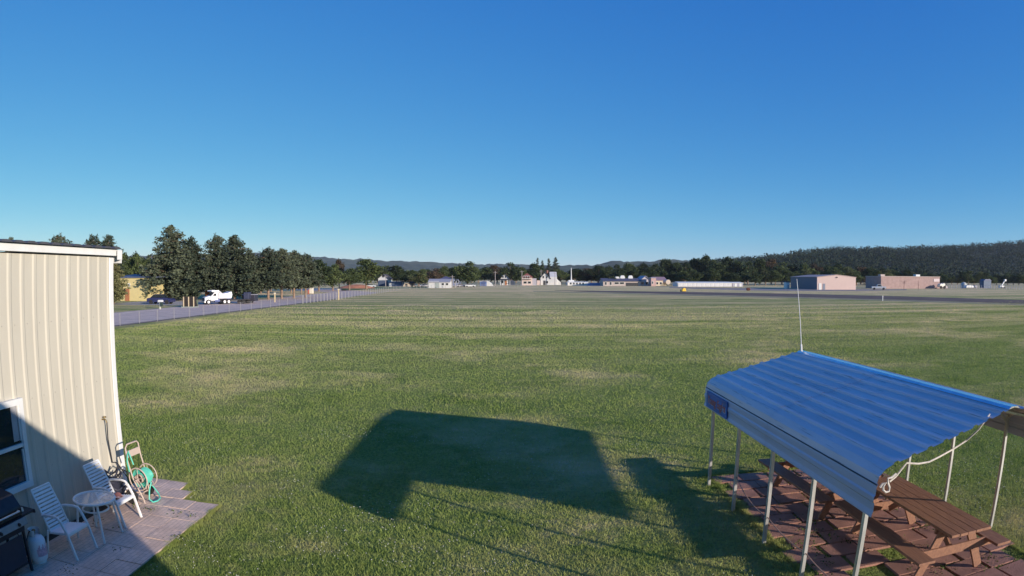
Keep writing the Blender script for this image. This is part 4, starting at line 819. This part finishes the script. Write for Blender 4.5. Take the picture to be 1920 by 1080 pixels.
for i, (px, D, hgt, lb) in enumerate([(1695, 200, 3.6, 'thin bare tree casting across the middle of the brick wall'), (1722, 200, 3.2, 'thin bare pole tree right of the middle of the brick wall')]):
    q = at(px, D); t = thing('bare_tree', lb, 'tree', (q.x, q.y, 0)); m = MB(); m.tube([(0, 0, 0), (.1, 0, hgt*.5), (0, 0, hgt)], [.12, .08, .03], 6)
    for k in range(9 if i == 0 else 4): a = random.uniform(0, 6.28); z = hgt*random.uniform(.4, .8); L = random.uniform(.8, 2.2) if i == 0 else .6; m.tube([(0, 0, z), (L*math.cos(a), L*math.sin(a), z+L*.4)], [.05, .015], 4)
    part('trunk', m, M('bare_bark', (.22, .13, .12), .9), t)
# runway things
q = P(1282, 546.8); t = thing('runway_marker', 'bright yellow marker beside the runway', 'marker', (q.x, q.y, 0)); part('panel', MB().prism([(-.55, .1), (.55, .1), (.42, .85), (.1, 1.05), (-.42, .8)], -.5, .5), M('marker_yellow', (.85, .52, .05), .5), t, bevel=.05); part('base', MB().box((0, 0, .06), (1.3, 1.1, .1)), roofd, t)
q = P(1276.5, 547.5); simple('marker_light', 'tiny dark marker light left of the yellow marker', 'marker light', MB().lathe([(.12, 0), (.12, .4), (.18, .45), (.1, .65), (0, .68)], (q.x, q.y, 0), 8), roofd)
q = P(1403, 545.0); simple('barrel', 'small dark red barrel shape at the edge of the taxiway', 'barrel', MB().lathe([(.0, -.5), (.42, -.5), (.46, 0), (.42, .5), (0, .5)], (q.x, q.y, .46), 12, 'X'), M('dark_rust', (.10, .03, .02), .7))
for px, py, lb in ((1655, 564, 'thin white stake standing beside the runway at right'),):
    q = P(px, py); simple('marker_stake', lb, 'stake', MB().box((q.x, q.y, .42), (.10, .10, .85)).box((q.x, q.y, .8), (.2, .03, .16)), trimw)
# utility poles
for px, top, D, lb in ((723, 516, 262, 'utility pole in front of the white gabled house'), (848, 516, 240, 'utility pole just right of the white garage'), (853.5, 529, 238, 'short pole beside the taller pole by the garage'), (928.5, 508, 285, 'utility pole right of the blue fronted shed'), (978.5, 507, 292, 'utility pole at the left corner of the red roofed house'), (1014.5, 506, 330, 'utility pole behind the left gable of the large white house'), (1040.5, 510, 309, 'utility pole at the right wing of the large white house')):
    q = at(px, D); z = H_(top, px, D); t = thing('utility_pole', lb, 'utility pole', (q.x, q.y, 0), 0, 'utility poles along the far road'); part('shaft', MB().tube([(0, 0, 0), (0, 0, z)], [.17, .11], 6), M('pole_wood', (.33, .30, .30), .9), t)
    if z > 4: part('crossarm', MB().box((0, 0, z-.6), (1.7, .12, .14)), MATS['pole_wood'], t)
# parked cars far away
def car(label, px, py, col, rz=0., sc=1., group=None):
    q = P(px, py); t = thing('parked_car', label, 'car', (q.x, q.y, 0), rz, group)
    part('body', MB().prism([(-2.2, .3), (2.2, .3), (2.25, .65), (2.0, .85), (1.1, .95), (-1.6, .98), (-2.2, .85)], -.88, .88), col, t, bevel=.05)
    part('cabin', MB().prism([(1.0, .95), (.45, 1.42), (-1.0, 1.45), (-1.6, .97)], -.75, .75), glass_dark, t, bevel=.05)
    part('roof', MB().box((-.3, 0, 1.455), (1.35, 1.36, .04)), col, t, bevel=.01)
    for x in (-1.4, 1.4):
        for s in (-1, 1): part('wheel', MB().lathe([(0, -.1), (.32, -.1), (.33, 0), (.32, .1), (0, .1)], (x, s*.82, .33), 14, 'Y'), rubber, t)
    t.scale = (sc, sc, sc); return t
car('dark blue car parked in the shade under the tallest pine', 302, 570.0, M('car_blue', (.035, .04, .12), .25, .3, coat=.5), R(5), 1.0)
car('small white car parked before the big green tree', 882, 538.2, trimw, 0, .9)
car('grey car parked left of the big green tree', 865, 538.0, roofg, R(10), .9)
car('silver car parked left of the white garage', 797, 538.2, roofg, R(5), .9)
car('white car parked left of the dark blue roofed house', 696, 538.6, trimw, 0, .8)

# ================================================================ ROADSIDE THINGS AT LEFT
# dump truck, seen from its left front
q = P(403, 570.5); dt = thing('dump_truck', 'white dump truck parked at the roadside in front of the pines', 'dump truck', (q.x, q.y, 0), R(46))
tw = M('truck_white', (.80, .80, .80), .35, var=.03); dp = -1.15; dq = 1.15
k = .80
def sc2(l): return [(a*k, b_*k) for a, b_ in l]
part('cab', MB().prism(sc2([(-1.55, .9), (0.35, .9), (.35, 2.75), (-.55, 2.75), (-1.3, 2.0), (-1.55, 1.95)]), dp, dq), tw, dt, bevel=.05)
part('hood', MB().prism(sc2([(-2.9, .75), (-1.55, .8), (-1.55, 1.95), (-2.6, 1.7), (-2.95, 1.55)]), dp*.8, dq*.8), tw, dt, bevel=.06)
part('bumper', MB().box((-2.95*k, 0, .62*k), (.25, 2.1, .35)), steel, dt, bevel=.03)
part('grille', MB().box((-2.98*k, 0, 1.15*k), (.06, 1.1, .7)), roofd, dt)
part('windscreen', MB().prism(sc2([(-1.32, 2.02), (-.62, 2.7), (-.58, 2.7), (-1.28, 2.02)]), dp*.86, dq*.86), glass_dark, dt)
part('side_window', MB().prism(sc2([(-1.05, 1.95), (-.62, 2.5), (-.15, 2.5), (-.15, 1.95)]), dp-.02, dp+.02), glass_dark, dt)
part('dump_body', MB().prism(sc2([(.45, 1.35), (3.7, 1.35), (3.95, 2.2), (3.75, 2.9), (3.3, 2.75), (2.6, 2.5), (1.5, 2.45), (.95, 2.6), (.6, 3.0), (-1.25, 2.95), (-1.25, 3.12), (.45, 3.2)]), dp-.06, dq+.06), tw, dt, bevel=.04)
part('door_emblem', MB().ring((1.75*k, dp-.08, 2.05*k), .22, .035, 20, 6, 'Y').box((2.0, dp-.08, 1.45), (.07, .03, .4), 0, 0, -.6).box((1.25, dp-.08, 1.75), (.4, .03, .05), 0, 0, .3), M('emblem_pink', (.62, .32, .36), .6), dt)
part('chassis', MB().box((.7*k, 0, .95*k), (6.6*k, .9, .28)), roofd, dt)
part('fuel_tank', MB().lathe([(0, -.5), (.3, -.5), (.3, .5), (0, .5)], (.1, dp+.25, .7), 14, 'X'), M('tank_blue', (.10, .13, .28), .5), dt)
for x in (-2.1, 2.0, 3.05):
    for s in (dp+.1, dq-.1):
        w = part('wheel', MB().lathe([(.0, -.13), (.34, -.14), (.46, -.14), (.48, 0), (.46, .14), (.34, .14), (0, .13)], (x*k, s, .48), 20, 'Y'), rubber, dt, smooth=True)
        part('rim', MB().lathe([(0, -.15), (.24, -.15), (.26, 0), (.24, .15), (0, .15)], (x*k, s, .48), 16, 'Y'), tw, w)
dt.scale = (.80, .80, .80)
q = P(441, 569.2); tr = thing('flatbed_trailer', 'low dark flatbed trailer parked right of the dump truck', 'trailer', (q.x, q.y, 0), R(8))
part('deck', MB().box((0, 0, .62), (4.6, 1.9, .12)), roofd, tr); part('headboard', MB().box((2.0, 0, 1.2), (.8, 1.7, 1.0)), M('machine_dark', (.04, .045, .08), .5), tr, bevel=.05); part('drawbar', MB().bar((-2.3, 0, .55), (-3.4, 0, .45), .1, .1), roofd, tr)
for x in (.9, 1.6):
    for s in (-.9, .9): part('wheel', MB().lathe([(0, -.1), (.3, -.1), (.32, 0), (.3, .1), (0, .1)], (x, s, .32), 14, 'Y'), rubber, tr)
q = P(420, 569.6); t = thing('snow_plough', 'blue plough blade lying behind the truck wheel', 'plough', (q.x, q.y, 0), R(10)); part('blade', MB().prism([(-.1, 0), (.35, 0), (.2, .25), (.25, .55), (.45, .8), (.35, .85), (.0, .5)], -1.0, 1.0, 'X'), M('plough_blue', (.06, .10, .30), .5), t); part('frame', MB().box((0, .7, .25), (.8, .9, .12)), roofd, t)
q = P(469, 568.5); t = thing('black_trailer', 'small black box trailer right of the flatbed trailer', 'trailer', (q.x, q.y, 0), R(5)); part('box', MB().prism([(-1.0, .35), (1.1, .35), (1.0, 1.25), (-1.1, 1.3)], -.8, .8), M('box_black', (.03, .03, .045), .5), t, bevel=.04); part('lid', MB().box((0, 0, 1.32), (2.2, 1.7, .08)), roofg, t)
for x in (0,):
    for s in (-.85, .85): part('wheel', MB().lathe([(0, -.1), (.28, -.1), (.28, .1), (0, .1)], (x, s, .3), 12, 'Y'), rubber, t)
q = P(354, 576.5); en = thing('bin_enclosure', 'dark slatted bin enclosure with pale posts by the road', 'enclosure', (q.x, q.y, 0), R(6))
part('panel', MB().box((0, 0, .76), (1.85, .06, 1.34)).box((-.9, .5, .76), (.06, 1.0, 1.34)).box((.9, .5, .76), (.06, 1.0, 1.34)), M('dark_slats', (.025, .02, .018), .8), en)
for x in (-.75, .02, .78): part('post', MB().box((x, -.08, .72), (.13, .1, 1.38)), M('pale_post', (.55, .45, .30), .8), en)
part('base', MB().box((0, .4, .06), (2.1, 1.4, .12)), M('base_green', (.25, .3, .28), .8), en)
q = P(366.5, 576.0); simple('green_bin', 'small faded green bin at the right of the slatted enclosure', 'bin', MB().prism([(q.x-.25, 0), (q.x+.25, 0), (q.x+.32, 1.0), (q.x-.3, 1.05)], q.y-.25, q.y+.3), M('faded_green', (.10, .13, .08), .7), bevel=.03)
q = P(301.5, 579.8); mb = thing('mailbox', 'white mailbox on a pale post beside the road', 'mailbox', (q.x, q.y, 0)); part('post', MB().box((-.1, 0, .5), (.16, .12, 1.0)), M('pale_post2', (.55, .56, .46), .8), mb)
part('box', MB().prism([(-.28, .92), (.25, .92), (.25, 1.08), (.15, 1.17), (-.18, 1.17), (-.28, 1.08)], -.3, .3), trimw, mb); part('newspaper_tube', MB().box((.12, 0, .62), (.2, .4, .5)), M('tube_green', (.03, .05, .04), .6), mb)
for px, py, hgt, lb in ((515.5, 566.8, 1.35, 'yellowish post with a wider head standing across the road'), (635, 562.6, 1.75, 'pale yellow post at the corner of the wire fence')):
    q = P(px, py); t = thing('marker_post', lb, 'post', (q.x, q.y, 0)); part('post', MB().box((0, 0, hgt/2), (.17, .15, hgt)), M('pale_yellow', (.58, .46, .26), .7), t); part('cap', MB().box((0, 0, hgt+.06), (.30, .2, .2)), M('cap_cream', (.66, .58, .42), .7), t)
q = P(584, 551.6); t = thing('roadside_stand', 'small white and red roadside stand at the far road bend', 'stand', (q.x, q.y, 0)); part('cabinet', MB().box((0, 0, .9), (.9, .7, 1.5)), M('stand_cream', (.66, .60, .48), .7), t, bevel=.05); part('side_panel', MB().box((-.65, 0, .55), (.35, .6, 1.0)), M('stand_red', (.45, .12, .08), .7), t)
# chain link fence along the road
meshm = bpy.data.materials.new('chain_link'); meshm.use_nodes = True; tt = meshm.node_tree; bs_ = tt.nodes['Principled BSDF']; bs_.inputs['Base Color'].default_value = (.45, .45, .46, 1); bs_.inputs['Metallic'].default_value = .4
tc = tt.nodes.new('ShaderNodeNewGeometry'); sp_ = tt.nodes.new('ShaderNodeSeparateXYZ'); lk(tt, tc.outputs['Position'], sp_.inputs[0]); outs = []
for s in (1, -1):
    a = tt.nodes.new('ShaderNodeMath'); a.operation = 'MULTIPLY_ADD'; lk(tt, sp_.outputs['Z'], a.inputs[0]); a.inputs[1].default_value = s; lk(tt, sp_.outputs['Y'], a.inputs[2])
    b2 = tt.nodes.new('ShaderNodeMath'); b2.operation = 'MULTIPLY'; lk(tt, a.outputs[0], b2.inputs[0]); b2.inputs[1].default_value = 14.
    c2 = tt.nodes.new('ShaderNodeMath'); c2.operation = 'FRACT'; lk(tt, b2.outputs[0], c2.inputs[0]); d2 = tt.nodes.new('ShaderNodeMath'); d2.operation = 'LESS_THAN'; lk(tt, c2.outputs[0], d2.inputs[0]); d2.inputs[1].default_value = .02; outs.append(d2.outputs[0])
mxx = tt.nodes.new('ShaderNodeMath'); mxx.operation = 'MAXIMUM'; lk(tt, outs[0], mxx.inputs[0]); lk(tt, outs[1], mxx.inputs[1]); lk(tt, mxx.outputs[0], bs_.inputs['Alpha'])
fpost = M('fence_post_steel', (.36, .34, .33), .5, .2, var=.1)
def fence(label, p0, p1, n, h, w=.06, rails=(1.0,)):
    p0, p1 = Vector((*p0, 0)), Vector((*p1, 0)); t = thing('wire_fence', label, 'fence', p0); d = p1-p0
    for i in range(n+1): q = d*(i/n); part('post', MB().box((q.x, q.y, h/2), (w, w, h)), fpost, t)
    m = MB(); 
    for r_ in rails: m.bar((0, 0, h*r_-.03), (d.x, d.y, h*r_-.03), .014, .014)
    part('rail', m, fpost, t); m = MB(); m.quad((0, 0, .03), (d.x, d.y, .03), (d.x, d.y, h-.04), (0, 0, h-.04)); part('wire_mesh', m, meshm, t); return t
fence('long low chain link fence between the field and the road', (-32.6, 34), (-30.75, 92.6), 19, 1.05, .04)
fence('paler closely posted section of wire fence before the fence corner', (-30.75, 92.8), (-30.2, 113.5), 12, 1.3, .11, (1.0,))
cr = P(640, 560); fence('far wire fence running from the fence corner towards the white garage', (-30.2, 113.6), (-33.5, 216), 36, 1.3, .09, (1.0,))
fence('distant wire fence in front of the far houses', (-33, 217), (11, 262), 40, 1.1, .08, (1.0,))

# ================================================================ GRASS BLADES, CLOVER
def blades(n, sampler, h, w, seed):
    r = np.random.default_rng(seed); xy = sampler(r, n); n = len(xy)
    far_ = xy[:, 1]; w = w*np.maximum(1, far_/11.) if n > 50000 else w; h = h+.00045*far_ if n > 50000 else h
    clump = vnoise(xy[:, 0]*1.3+300, xy[:, 1]*1.3+300, 5)*.9+vnoise(xy[:, 0]*5+300, xy[:, 1]*5+300, 6)*.5
    hh = h*r.uniform(.55, 1.2, n)*(.45+clump*.8); ww = w*r.uniform(.6, 1.3, n); a = r.uniform(0, 6.283, n); ln = r.uniform(.1, .9, n)*hh; b_ = r.uniform(0, 6.283, n)
    c = np.stack([xy[:, 0], xy[:, 1], np.zeros(n)], 1); dx = np.stack([np.cos(a)*ww, np.sin(a)*ww, np.zeros(n)], 1); tip = c+np.stack([np.cos(b_)*ln, np.sin(b_)*ln, hh], 1)
    V = np.stack([c-dx/2, c+dx/2, tip], 1).reshape(-1, 3); return V
def mask(xy):
    x, y = xy[:, 0], xy[:, 1]
    k = ~((x > -7.1) & (x < -4.97) & (y < 9.82)); k &= ~((x < WX+.02) & (y < YE+.05)); k &= ~((x > -6.8) & (x < -5.75) & (y < 10.28) & (y > 9.8))
    inside = (x > 3.9) & (x < 7.15) & (y < 12.0)
    gap = (vnoise(x*1.9+50, y*1.9+50, 77) > .66) & (np.random.default_rng(5).random(len(x)) < .5); k &= ~inside | gap
    vis = np.abs(x) < y*1.12+1.5; return k & vis
def samp(y0, y1, pw=1.0, fade=False):
    def f(r, n):
        y = y0+(y1-y0)*r.random(n)**pw; x = (r.random(n)*2-1)*(y*1.08+1.0); xy = np.stack([x, y], 1)
        if fade: xy = xy[r.random(n) < np.clip((y1-y)/(y1-y0-12), 0, 1)]; xy = xy[xy[:, 0] > -30.5]
        return xy[mask(xy)]
    return f
def logsamp(r, n):
    y = 5.0*(90/5.0)**r.random(n); x = (r.random(n)*2-1)*(y*1.08+1.0); xy = np.stack([x, y], 1)
    xy = xy[r.random(n) < np.clip((92-y)/45, 0, 1)]; xy = xy[(xy[:, 0] > -30.3)]; return xy[mask(xy)]
Vs = [blades(950000, logsamp, .040, .0105, 1)]
def edge(x0, y0, x1, y1, n, seed, sp=.035, h=.06):
    rr = np.random.default_rng(seed)
    def f(r_, n_):
        t_ = rr.random(n_); x = x0+(x1-x0)*t_; y = y0+(y1-y0)*t_; wv = vnoise(t_*60+10, t_*0+5, seed)-.35
        q = rr.normal(0, sp, n_)*np.clip(wv*2.2, .15, 1.3); return np.stack([x+q*(abs(y1-y0) > abs(x1-x0)), y+q*(abs(y1-y0) <= abs(x1-x0))], 1)
    return blades(n, f, h, .011, seed)
Vs += [edge(-4.975, 4.5, -4.975, 9.8, 7000, 41, .05), edge(-6.1, 9.83, -4.97, 9.83, 1500, 42), edge(-5.77, 9.85, -5.77, 10.28, 500, 43), edge(-6.08, 10.3, -6.08, 10.75, 500, 44), edge(-6.9, 10.74, -6.08, 10.74, 1200, 45),
       edge(3.85, 6.5, 3.85, 12.0, 7000, 46, .12, .07), edge(4.2, 5.0, 4.2, 6.5, 2500, 47, .12, .07), edge(3.85, 12.0, 7.2, 12.0, 4000, 48, .1), edge(7.3, 5.0, 7.3, 12.0, 7000, 49, .12, .07)]
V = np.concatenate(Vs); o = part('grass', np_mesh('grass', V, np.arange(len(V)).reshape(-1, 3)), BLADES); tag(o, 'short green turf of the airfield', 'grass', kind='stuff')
r = np.random.default_rng(12); n = 5200; y = 5.2+11*r.random(n)**1.1; x = (r.random(n)*2-1)*(y*1.05+.6); xy = np.stack([x, y], 1)
xy = xy[mask(xy)]; cl = vnoise(xy[:, 0]*.45+40, xy[:, 1]*.45+40, 31)+.35*vnoise(xy[:, 0]*2+40, xy[:, 1]*2+40, 32); xy = xy[cl > .78]; n = len(xy)
c_ = np.stack([xy[:, 0], xy[:, 1], r.uniform(.05, .085, n)], 1); s = r.uniform(.006, .011, n)[:, None]
o8 = np.array([(1, 0, 0), (-1, 0, 0), (0, 1, 0), (0, -1, 0), (0, 0, 1), (0, 0, -1)], float)
V = (c_[:, None, :]+o8[None]*s[:, :, None]).reshape(-1, 3); T8 = np.array([(0, 2, 4), (2, 1, 4), (1, 3, 4), (3, 0, 4), (2, 0, 5), (1, 2, 5), (3, 1, 5), (0, 3, 5)])
o = part('clover', np_mesh('clover', V, (np.arange(n)[:, None, None]*6+T8[None]).reshape(-1, 3)), M('clover_white', (.5, .5, .46), .8)); tag(o, 'scattered pale clover flowers in the near grass', 'clover', kind='stuff')
# weeds between the red pavers and at the patio edge
r = np.random.default_rng(44); cen = []
for k in range(240):
    x, y = r.uniform(3.6, 7.4), r.uniform(5.0, 12.0)
    if vnoise(np.array([x*1.3+9]), np.array([y*1.3+9]), 8)[0] > .52: cen.append((x, y, .03))
for k in range(26): cen.append((r.uniform(-6.9, -4.9), r.choice([4.6, 5.5, 6.4, 7.3, 8.2, 9.1])+.23*0+r.normal(0, .02), .05))
cen = np.repeat(np.array(cen), 24, 0); cen = cen+r.normal(0, 1, cen.shape)*[.07, .07, .012]; rng = np.random.default_rng(3); V, Fc = tufts(cen, np.full(len(cen), .035), 1); V[:, 2] = np.abs(V[:, 2])
o = part('weeds', np_mesh('weeds', V, Fc), leaf_material('weed_green', (.04, .07, .015), (.15, .19, .05))); tag(o, 'low weeds growing in the joints of the paving', 'weeds', kind='stuff')
for k_, e in protos.items():
    if not e[1]:
        for ch_ in list(e[0].children): bpy.data.objects.remove(ch_)
        bpy.data.objects.remove(e[0])

# ================================================================ AIR
hz = MB().box((0, 2300, 80), (9300, 4900, 170)); o = part('haze', hz, None); o['kind'] = 'stuff'; o['label'] = 'thin blue evening haze'
hm = bpy.data.materials.new('haze'); hm.use_nodes = True; ht = hm.node_tree; ht.nodes.remove(ht.nodes['Principled BSDF']); pv = ht.nodes.new('ShaderNodeVolumePrincipled')
pv.inputs['Color'].default_value = (.75, .85, 1, 1); pv.inputs['Density'].default_value = .00006; pv.inputs['Anisotropy'].default_value = 0.; lk(ht, pv.outputs[0], ht.nodes['Material Output'].inputs['Volume'])
o.data.materials.clear(); o.data.materials.append(hm)
